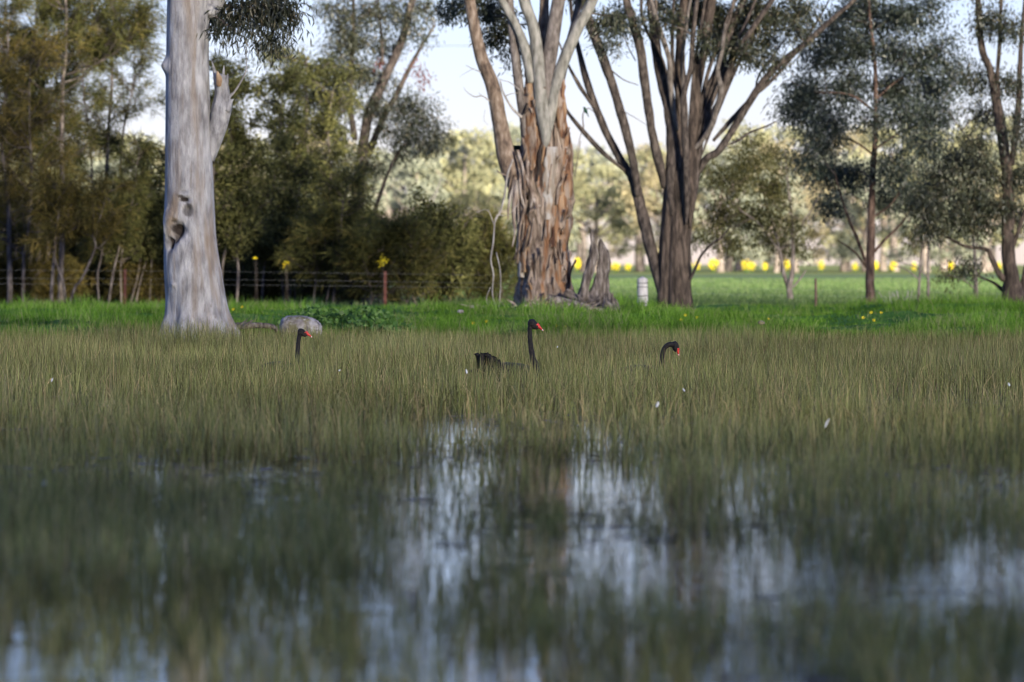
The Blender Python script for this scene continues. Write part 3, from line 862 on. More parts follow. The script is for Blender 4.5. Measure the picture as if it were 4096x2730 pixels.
rg = np.random.default_rng(22)
crown(rib, [(1950, 60, 70, 60, 16, 0.8), (1990, 170, 60, 50, 14, 0.9), (2020, 100, 50, 70, 14, 1.0), (1900, -30, 100, 80, 20, 0.5), (1830, 20, 60, 60, 12, 0.9), (2040, 215, 40, 30, 6, 1.0), (2430, 110, 55, 45, 10, 0.6), (2455, 70, 35, 40, 6, 0.8), (2340, -40, 90, 60, 14, 0.5), (1780, -330, 160, 140, 36), (1680, -640, 200, 160, 40), (1960, -420, 170, 140, 32), (2080, -780, 260, 200, 50), (2350, -560, 220, 170, 44), (2520, -820, 220, 170, 40), (1880, -940, 240, 160, 42), (2240, -1050, 260, 160, 44), (2480, -350, 120, 110, 24)],
      ribP, D2, 'gumleaf', rg, 0.13, 0.026, 24, 0.15, 0.8)

# shed bark heaped round its foot and the stump
g = Geo()
rl = np.random.default_rng(61)
n = 260
xx = (rl.normal(2230, 110, n) - CX) / F * 101.5
yy = 101.2 + rl.normal(size=n) * 0.5
an = rl.random(n) * 6.28
d_ = np.stack([np.cos(an), np.sin(an) * 0.6, rl.normal(0.1, 0.25, n)], 1)
leaves(g, np.stack([xx, yy, gz(xx, yy) + rl.uniform(0.02, 0.14, n)], 1), d_, rl.uniform(0.15, 0.5, n), rl.uniform(0.03, 0.07, n), rl)
o = g.build('bark_litter', MAT['strip'], None, False)
o['kind'] = 'stuff'
tag(o, 'litter of shed bark strips round the foot of the ribbon-barked gum', 'bark litter')
# nest box on its far side
c = W(2082, 622, D2 + 0.35)
nb = thing('nest_box', 'dark green nest box mounted high on the ribbon-barked gum', 'nest box', c)
def box(g, c, s, bev=0.0):
    x, y, z = s[0] / 2, s[1] / 2, s[2] / 2
    v = np.array([(a * x, b2 * y, e * z) for e in (-1, 1) for b2 in (-1, 1) for a in (-1, 1)]) + np.asarray(c)
    g.add(v, [[0, 2, 3, 1], [4, 5, 7, 6], [0, 1, 5, 4], [2, 6, 7, 3], [0, 4, 6, 2], [1, 3, 7, 5]])
    return g
box(Geo(), c, (0.26, 0.24, 0.30)).build('box_body', MAT['box'], nb, False)
box(Geo(), c + [0, -0.02, 0.165], (0.31, 0.31, 0.025)).build('lid', MAT['box'], nb, False)
box(Geo(), c + [0.05, 0.0, -0.2], (0.05, 0.06, 0.12)).build('bracket', MAT['brownpost'], nb, False)

# splintered stump at its right foot
bx = (2395 - CX) / F * 102
stump = thing('broken_stump', 'grey splintered stump with two jagged spires beside the ribbon-barked gum', 'stump', (bx, 102.0, float(gz(bx, 102)) - 0.1))
for nm, pts, dd, sd in (('spire', [(2312, 1262, 58), (2328, 1200, 44), (2342, 1130, 38), (2362, 1060, 36), (2374, 1015, 30), (2372, 970, 17), (2366, 935, 12), (2364, 918, 3)], 0, 1),
                        ('spire', [(2408, 1262, 84), (2410, 1200, 62), (2406, 1130, 52), (2412, 1070, 46), (2416, 1030, 40), (2408, 990, 24), (2404, 968, 14), (2402, 956, 4)], 0.15, 2),
                        ('spire', [(2462, 1262, 40), (2456, 1225, 30), (2450, 1190, 10), (2452, 1170, 3)], -0.1, 3),
                        ('spire', [(2370, 1262, 70), (2376, 1200, 56), (2388, 1140, 36), (2392, 1090, 12), (2394, 1070, 3)], 0.05, 4)):
    limb(stump, nm, pts, 102.0 + dd, MAT['deadwood'], 0, 22, 0.62, sd, (6, 5.5), 60)
limb(stump, 'root', [(2420, 1215, 30), (2446, 1236, 34), (2470, 1256, 26)], 101.5, MAT['deadwood'], 0, 12, 0.4, 11, (5, 5), 24)
limb(stump, 'root', [(2260, 1170, 30), (2300, 1196, 46), (2330, 1215, 50), (2380, 1240, 40)], 102.2, MAT['deadwood'], 0, 14, 0.4, 12, (5, 5), 30)
limb(stump, 'root', [(2190, 1188, 26), (2230, 1205, 40), (2290, 1225, 44), (2350, 1238, 40), (2420, 1252, 34)], 101.4, MAT['deadwood'], 0, 14, 0.35, 8, (5, 4), 40)
g = Geo()
rk = np.random.default_rng(3)
for k in range(46):
    x = rk.uniform(2290, 2475); y0 = 1262
    hgt = rk.uniform(20, 95)
    P, R = world_path([(x, y0, rk.uniform(8, 18)), (x + rk.normal() * 8, y0 - hgt * .6, rk.uniform(5, 10)), (x + rk.normal() * 14, y0 - hgt, 1.5)], 101.6 + rk.random() * 0.4)
    tube(g, P, R, 5, 7, 0.3, (3, 8), k)
g.build('splinters', MAT['deadwood'], stump, kind='stuff')

# small green bird on a bare twig
c = W(2341, 442, 111.0)
bd = thing('small_bird', 'tiny dark green bird perched on a bare twig between the two big gums', 'bird', c)
g = Geo()
tube(g, [c + [0.035, 0, -0.06], c + [0.02, 0, -0.035], c + [0.0, 0, 0.0], c + [-0.012, 0, 0.035], c + [-0.02, 0, 0.055], c + [-0.022, 0, 0.066]], [0.012, 0.03, 0.036, 0.024, 0.022, 0.008], 10, 16)
g.build('body', MAT['bird'], bd)
g = Geo()
tube(g, [c + [0.03, 0, -0.05], c + [0.055, 0, -0.1], c + [0.07, 0, -0.14]], [0.013, 0.010, 0.003], 6, 8)
g.build('tail', MAT['bird'], bd)
g = Geo()
tube(g, [c + [-0.036, 0, 0.055], c + [-0.05, 0, 0.05]], [0.006, 0.001], 5, 3)
g.build('beak', MAT['brownpost'], bd)

# ------------------------------------------------------------------ many-stemmed dark gum (D 112)
D3 = 112.0
def Z3(z): return (2200 + z[0] * 0.8163, z[1] * 0.8163, z[2] * 0.8163)
bx = (2700 - CX) / F * D3
fan = thing('many_stemmed_gum_tree', 'dark rough-barked gum with stems fanning out behind the white post', 'tree', (bx, D3, float(gz(bx, D3)) - 0.1))
def fan_disp(TH, ZZ, RR, x0):
    q = np.stack([np.cos(TH) * 2.4, np.sin(TH) * 2.4, ZZ * 0.3], -1)
    d = RR * 0.22 * (fbm(q, 61, 3) - 0.5)
    q = np.stack([np.cos(TH) * 10, np.sin(TH) * 10, ZZ * 0.9], -1)
    d += RR * 0.20 * (fbm(q, 67, 3) - 0.5)
    d += -RR * 0.22 * np.exp(-((np.angle(np.exp(1j * (TH + 2.05)))) / 0.16) ** 2) * np.clip((3.0 - ZZ) / 1, 0, 1)
    foot = np.clip((0.8 - ZZ) / 0.6, 0, 1)
    d += RR * 0.08 * foot * np.cos(TH * 7)
    return d, 0 * TH + 0.5
prof = [(520, 2722, 2752), (580, 2700, 2778), (650, 2676, 2794), (735, 2656, 2788), (816, 2648, 2778), (900, 2642, 2768), (980, 2637, 2763), (1080, 2632, 2764), (1180, 2628, 2766), (1262, 2622, 2772)]
v, q, t3, mk, axis = trunk_profile(prof, D3, 96, 240, fan_disp, 0.9, 0.3)
Geo().add(v, q, t3, mk).build('trunk', MAT['dark'], fan)
fanP = [axis]
S3 = [
    ('darklimb', [(560, 1480, 60), (530, 1350, 66), (490, 1200, 68), (440, 1000, 66), (412, 890, 58), (360, 805, 48), (270, 640, 42), (190, 430, 42), (140, 240, 30), (115, 140, 24), (90, -60, 18), (40, -300, 10)], -0.05, 0.6),
    ('darklimb', [(432, 960, 60), (418, 860, 50), (405, 780, 46), (360, 600, 52), (310, 430, 52), (250, 260, 56), (190, 100, 56), (160, 10, 50), (90, -200, 44), (0, -500, 30), (-90, -900, 16)], 0.0, -0.6),
    ('darklimb', [(370, 840, 26), (250, 740, 27), (150, 630, 25), (80, 540, 19), (55, 470, 12), (30, 380, 7)], 0.1, -0.9),
    ('darklimb', [(215, 530, 24), (150, 430, 22), (90, 320, 15), (40, 200, 9)], 0.25, 0.2),
    ('darklimb', [(560, 920, 60), (535, 800, 54), (500, 650, 48), (468, 430, 52), (440, 230, 54), (402, 100, 48), (375, 0, 44), (330, -260, 36), (300, -600, 22)], -0.1, -0.9),
    ('darklimb', [(598, 1060, 30), (592, 930, 56), (598, 760, 70), (590, 560, 62), (540, 380, 52), (512, 200, 46), (490, 0, 42), (450, -280, 34), (440, -640, 20)], -0.22, 0.1),
    ('palelimb', [(620, 640, 50), (590, 420, 34), (585, 300, 30), (540, 150, 28), (500, 20, 26), (470, -200, 20)], -0.18, -1.0),
    ('dark', [(632, 1180, 30), (634, 1020, 66), (640, 760, 78), (640, 500, 66), (638, 250, 58), (655, 0, 48), (680, -300, 40), (670, -700, 22)], -0.24, 0.3),
    ('palelimb', [(668, 1100, 20), (670, 940, 36), (664, 700, 40), (655, 480, 34), (690, 330, 30), (700, 180, 28), (720, 0, 26), (760, -260, 18)], -0.34, -1.1),
    ('dark', [(688, 1120, 24), (692, 960, 56), (698, 700, 62), (722, 420, 54), (762, 200, 50), (792, 0, 56), (840, -280, 44), (900, -640, 24)], -0.22, 0.0),
    ('darklimb', [(706, 1000, 26), (714, 860, 54), (730, 660, 62), (772, 470, 56), (830, 330, 54), (880, 160, 48), (950, 0, 42), (1050, -260, 34), (1180, -600, 18)], -0.18, 0.5),
    ('darklimb', [(752, 650, 46), (830, 500, 42), (868, 380, 40), (920, 250, 36), (1000, 130, 32), (1090, 0, 27), (1230, -220, 20), (1380, -440, 10)], -0.1, -0.8),
    ('palelimb', [(700, 740, 34), (780, 640, 36), (815, 540, 34), (838, 440, 32), (820, 350, 28), (840, 260, 24), (860, 120, 20)], -0.18, -1.2),
    ('palelimb', [(725, 850, 46), (770, 775, 44), (830, 735, 42), (930, 580, 42), (1030, 420, 40), (1130, 310, 38), (1250, 215, 34), (1400, 80, 28), (1480, 10, 25), (1640, -160, 18), (1800, -330, 9)], -0.1, -0.9),
    ('darklimb', [(800, 690, 30), (880, 600, 28), (990, 480, 24), (1080, 400, 20), (1180, 290, 16), (1300, 120, 12), (1380, -20, 8)], -0.2, 0.9),
    ('darklimb', [(1000, 480, 12), (1020, 380, 12), (1070, 300, 11), (1160, 180, 10), (1260, 20, 8)], -0.45, 0.7),
    ('darklimb', [(860, 715, 14), (920, 690, 13), (980, 650, 12), (1060, 620, 10), (1110, 595, 6)], -0.3, -0.3),
    ('darklimb', [(688, 1370, 30), (715, 1310, 17), (745, 1248, 15), (800, 1190, 13), (840, 1165, 11), (885, 1105, 6)], -0.2, -0.7),
]
_r = np.random.default_rng(77)
for k in range(9):                       # thinner stems crowding the fan
    xa, xb = 600 + 18 * k, 430 + 90 * k + _r.normal() * 25
    S3.append((('darklimb', 'palelimb')[k % 2], [(xa, 760, 16), (xa + (xb - xa) * 0.18 + _r.normal() * 6, 560, 24), (xa + (xb - xa) * 0.45 + _r.normal() * 12, 330, 22), (xa + (xb - xa) * 0.75 + _r.normal() * 14, 110, 19), (xb, -80, 15), (xb + (xb - 660) * 0.3, -330, 9)], _r.uniform(-0.2, 0.1), _r.uniform(-0.9, 0.9)))
for k, (mt, pts, d0, d1) in enumerate(S3):
    n = len(pts)
    pp = [Z3(p) + (d0 + (d1 - d0) * a / (n - 1),) for a, p in enumerate(pts)]
    if k: pp[0] = (pp[0][0], pp[0][1], pp[0][2] * 0.6, pp[0][3])
    pp = [(p_[0], p_[1], p_[2] * 0.86, p_[3]) for p_ in pp]
    P, R = limb(fan, 'limb', pp, D3, MAT['darklimb' if mt == 'palelimb' and k % 3 else mt], 0, 12, 0.2, 80 + k, (5, 4))
    fanP.append(P)
fanP = np.concatenate(fanP)
g = Geo()
rk = np.random.default_rng(5)
for pts in ([(300, 345, 8), (360, 390, 6), (430, 415, 4)], [(165, 640, 7), (160, 560, 6), (185, 530, 5), (215, 550, 3)], [(130, 760, 3), (150, 660, 4), (165, 610, 4)], [(380, 200, 8), (350, 80, 6), (330, -40, 4)], [(420, 300, 6), (380, 220, 6), (350, 130, 4)], [(350, 540, 4), (420, 580, 3), (480, 620, 2)], [(1030, 560, 2), (1150, 400, 3), (1220, 420, 2)], [(700, 1300, 4), (690, 1250, 3)], [(120, 880, 3), (135, 800, 5), (150, 690, 4)]):
    P, R = world_path([Z3(p) for p in pts], D3 - 0.3)
    tube(g, P, R, 5, len(pts) * 4, 0, wob=0.05)
g.build('bare_twigs', MAT['twig'], fan, kind='stuff')
rg = np.random.default_rng(23)
crown(fan, [(2560, 110, 45, 50, 6, -0.8), (2700, 110, 45, 60, 6, -0.9), (2800, 150, 50, 70, 8, -0.8), (2960, 200, 60, 50, 8, -0.6), (3090, 220, 60, 40, 7, -0.5), (2450, 190, 40, 40, 4, -0.8), (3180, 120, 70, 50, 8, -0.5), (2640, 30, 60, 60, 12, 0.9), (2760, 20, 80, 70, 18, 0.8), (2850, 60, 90, 80, 26, 0.6), (2930, 110, 80, 80, 22, 0.6), (2890, 170, 60, 60, 14, 0.8), (3010, 40, 90, 70, 24, 0.4), (3110, 60, 70, 60, 16, 0.3), (3060, 140, 60, 50, 12, 0.4), (3200, 20, 80, 60, 16, 0.3), (2990, 190, 50, 50, 8, 0.6), (2480, 60, 60, 50, 10, -0.4), (2560, -90, 120, 80, 22), (2800, -130, 180, 100, 40), (3080, -140, 180, 90, 36), (2400, -330, 200, 140, 36), (2700, -430, 240, 160, 50), (3000, -420, 240, 150, 46), (3300, -280, 190, 120, 34), (2300, -700, 240, 170, 44), (2620, -850, 260, 180, 50), (2950, -780, 260, 170, 48), (3300, -620, 240, 160, 40), (3550, -420, 180, 130, 28)],
      fanP, D3, 'gumleaf', rg, 0.13, 0.026, 24, 0.16, 0.7, fill=2.4)

# ------------------------------------------------------------------ trees at the right
rg = np.random.default_rng(24)
def gum(name, label, base_px, D, stems, clumps, mat, bark, leaf=0.11, lw=0.024, per=22, spread=0.16, droop=0.7, rough=0.15, group=None, fill=1.9):
    gx = (base_px - CX) / F * D
    t = thing(name, label, 'tree', (gx, D, float(gz(gx, D)) - 0.08), group)
    ps = []
    for k, st in enumerate(stems):
        g = Geo()
        P, R = world_path(st, D, 0.5 * rg.normal() if k else 0.0)
        if k == 0: P[0, 2] = float(gz(gx, D)) - 0.15
        P, R = tube(g, P, R, 12 if k == 0 else 8, len(st) * 8, rough, (4, 3), k + base_px)
        g.build('trunk' if k == 0 else 'limb', MAT[bark], t)
        ps.append(P)
    crown(t, clumps, np.concatenate(ps), D, mat, rg, leaf, lw, per, spread, droop, twig_r=0.014, fill=fill)
    return t
gum('young_gum_tree', 'small pale-footed forked gum sapling with thin olive crown', 3160, 138.0,
    [[(3160, 1225, 30), (3160, 1180, 26), (3157, 1150, 24), (3170, 1080, 18), (3172, 980, 15), (3165, 860, 12), (3150, 720, 8), (3140, 600, 4)], [(3157, 1158, 20), (3135, 1095, 15), (3122, 1020, 14), (3100, 930, 11), (3060, 800, 8), (3020, 680, 4)], [(3172, 1150, 9), (3205, 1110, 8), (3225, 1080, 4)], [(3120, 1010, 8), (3040, 900, 7), (2960, 840, 4)], [(3170, 960, 8), (3240, 850, 6), (3290, 760, 4)]],
    [(3000, 640, 90, 70, 26), (2930, 740, 90, 70, 26), (3080, 740, 100, 80, 30), (2880, 850, 80, 60, 20), (3000, 870, 110, 70, 28), (3130, 880, 90, 80, 22), (2900, 960, 90, 60, 18), (3060, 980, 80, 60, 14), (3190, 980, 60, 60, 10), (3120, 620, 80, 60, 18), (2830, 700, 60, 60, 12), (3000, 560, 50, 40, 8), (2830, 930, 60, 60, 9)],
    'gumolive', 'palelimb', 0.12, 0.028, 22, 0.2)
gum('young_gum_tree', 'straight red-brown trunk under a big blue-green crown, left of the thin saplings', 3482, 124.0,
    [[(3483, 1250, 46), (3481, 1180, 40), (3480, 1107, 38), (3484, 980, 33), (3486, 880, 30), (3490, 720, 24), (3500, 560, 20), (3502, 400, 17), (3500, 250, 15), (3480, 80, 12), (3470, -120, 9), (3475, -420, 4)], [(3466, 1058, 14), (3430, 960, 13), (3400, 890, 12), (3375, 820, 8), (3340, 700, 5)], [(3464, 1070, 9), (3420, 1010, 8), (3350, 960, 5)], [(3496, 1010, 12), (3540, 960, 11), (3600, 900, 9), (3660, 820, 5)], [(3494, 870, 8), (3560, 820, 7), (3620, 740, 4)], [(3502, 400, 10), (3580, 330, 8), (3680, 270, 5)], [(3502, 450, 10), (3400, 380, 8), (3260, 370, 5)], [(3495, 620, 9), (3400, 560, 7), (3300, 560, 4)], [(3495, 600, 9), (3620, 520, 7), (3740, 480, 4)]],
    [(3470, 40, 120, 90, 40), (3330, 90, 90, 70, 22), (3600, 80, 100, 80, 28), (3720, 60, 80, 70, 18), (3450, 190, 130, 80, 40), (3300, 220, 90, 80, 30), (3620, 210, 110, 80, 34), (3760, 200, 80, 80, 20), (3240, 350, 90, 90, 34), (3380, 350, 100, 80, 32), (3560, 360, 110, 80, 34), (3700, 350, 100, 90, 30), (3820, 330, 60, 80, 12), (3210, 450, 80, 80, 30), (3320, 480, 90, 80, 28), (3640, 470, 110, 80, 32), (3740, 480, 80, 90, 22), (3280, 570, 80, 70, 20), (3680, 580, 90, 70, 20), (3460, 480, 70, 60, 10), (3240, 640, 70, 60, 14), (3300, 720, 80, 80, 18), (3420, 700, 90, 70, 18), (3580, 680, 100, 80, 22), (3340, 820, 70, 60, 12), (3560, 800, 90, 70, 16), (3650, 760, 80, 60, 14), (3450, -100, 140, 90, 36), (3330, -240, 140, 110, 30), (3600, -220, 150, 110, 34), (3470, -400, 150, 120, 34)],
    'gumblue', 'redbark', 0.125, 0.03, 24, 0.19, fill=2.2)
gum('dark_gum_tree', 'dark thick-footed gum with twisted low limbs, last tree of the row', 4060, 117.0,
    [[(4062, 1255, 120), (4058, 1200, 100), (4050, 1130, 74), (4036, 1040, 58), (4030, 940, 52), (4034, 800, 48), (4026, 680, 46), (4010, 560, 42), (3990, 430, 36), (3960, 280, 32), (3926, 190, 28), (3912, 0, 24), (3900, -240, 18), (3880, -560, 8)],
     [(4014, 590, 24), (4002, 480, 22), (3990, 330, 18), (3998, 170, 16), (4004, 0, 14), (4010, -300, 8)], [(4045, 660, 26), (4060, 560, 26), (4075, 400, 24), (4082, 220, 20), (4094, 60, 16), (4120, -200, 10)],
     [(4030, 1120, 34), (4000, 1100, 26), (3965, 1030, 20), (3945, 1000, 16), (3860, 985, 12), (3790, 950, 9), (3740, 920, 5)], [(4040, 1180, 20), (4010, 1160, 16), (3970, 1130, 11), (3900, 1100, 6)], [(4046, 1000, 20), (4075, 920, 18), (4100, 840, 12)], [(4040, 820, 14), (4000, 720, 11), (3920, 600, 9), (3860, 540, 6), (3790, 440, 3)], [(4070, 1200, 50), (4090, 1150, 34), (4110, 1060, 26)]],
    [(3960, 60, 80, 80, 14), (4050, 120, 60, 80, 12), (3900, 300, 60, 80, 10), (4040, 320, 60, 80, 11), (3930, 450, 60, 70, 10), (3890, 560, 60, 60, 12), (4060, 520, 60, 80, 12), (3820, 640, 80, 60, 18), (3930, 680, 80, 60, 18), (4060, 700, 60, 70, 14), (3760, 740, 80, 60, 20), (3870, 790, 90, 60, 22), (3980, 820, 80, 60, 16), (3700, 830, 80, 60, 16), (3800, 880, 80, 50, 14), (3920, 910, 70, 50, 10), (4080, 860, 50, 60, 10), (3720, 930, 60, 50, 8), (3870, 1060, 60, 30, 5), (3850, -100, 130, 100, 26), (4020, -150, 130, 120, 28), (3900, -380, 170, 140, 34), (4100, -420, 140, 140, 26)],
    'gumleaf', 'dark', 0.12, 0.026, 22, 0.18, 0.8, 0.25, fill=2.8)
for bx_, D, st, cl, lb in ((3675, 131.0, [(3673, 1240, 13), (3676, 1150, 11), (3682, 1060, 10), (3690, 950, 8), (3700, 820, 5)], [(3690, 900, 60, 50, 9), (3650, 960, 50, 40, 6), (3700, 800, 60, 50, 9)], 'thin bare-stemmed sapling nearest the red-brown trunk'),
                           (3713, 134.0, [(3714, 1225, 14), (3713, 1140, 12), (3712, 1040, 10), (3716, 940, 8), (3710, 800, 5)], [(3720, 860, 70, 60, 10), (3760, 940, 50, 40, 6), (3690, 780, 60, 50, 8)], 'thin bare-stemmed sapling, second from the red-brown trunk'),
                           (3905, 122.0, [(3905, 1255, 24), (3904, 1190, 20), (3903, 1100, 16), (3898, 1000, 13), (3894, 930, 10), (3900, 800, 6)], [(3880, 900, 60, 50, 8), (3830, 1080, 60, 30, 6), (3930, 850, 60, 50, 8), (3790, 1110, 40, 20, 4)], 'slim sapling with low side leaves just before the last dark gum')):
    st2 = [st, [(st[1][0], st[1][1] - 30, 6), (st[1][0] - 50, st[1][1] - 70, 5), (st[1][0] - 110, st[1][1] - 90, 3)]]
    gum('gum_sapling', lb, bx_, D, st2, cl, 'gumolive', 'palelimb', 0.11, 0.024, 16, 0.16, group='thin saplings on the fence line')
# pale dead stems of a small bush
bx = (3600 - CX) / F * 116
db = thing('dead_bush', 'small bush of pale dead upright stems in front of the thin saplings', 'bush', (bx, 116.0, float(gz(bx, 116.0)) - 0.05))
rk = np.random.default_rng(15)
for k in range(22):
    g = Geo()
    x0 = rk.uniform(3570, 3630)
    x1 = x0 + (x0 - 3600) * 0.9 + rk.normal() * 16
    y1 = rk.uniform(1150, 1205)
    P, R = world_path([(x0, 1255, 5), ((x0 + x1) / 2 + rk.normal() * 4, (1250 + y1) / 2, 4), (x1, y1, 2)], 116 + rk.normal() * 0.15)
    P[0, 2] = float(gz(bx, 116.0)) - 0.04
    tube(g, P, R, 5, 8, 0)
    g.build('stem', MAT['greytwig'], db)

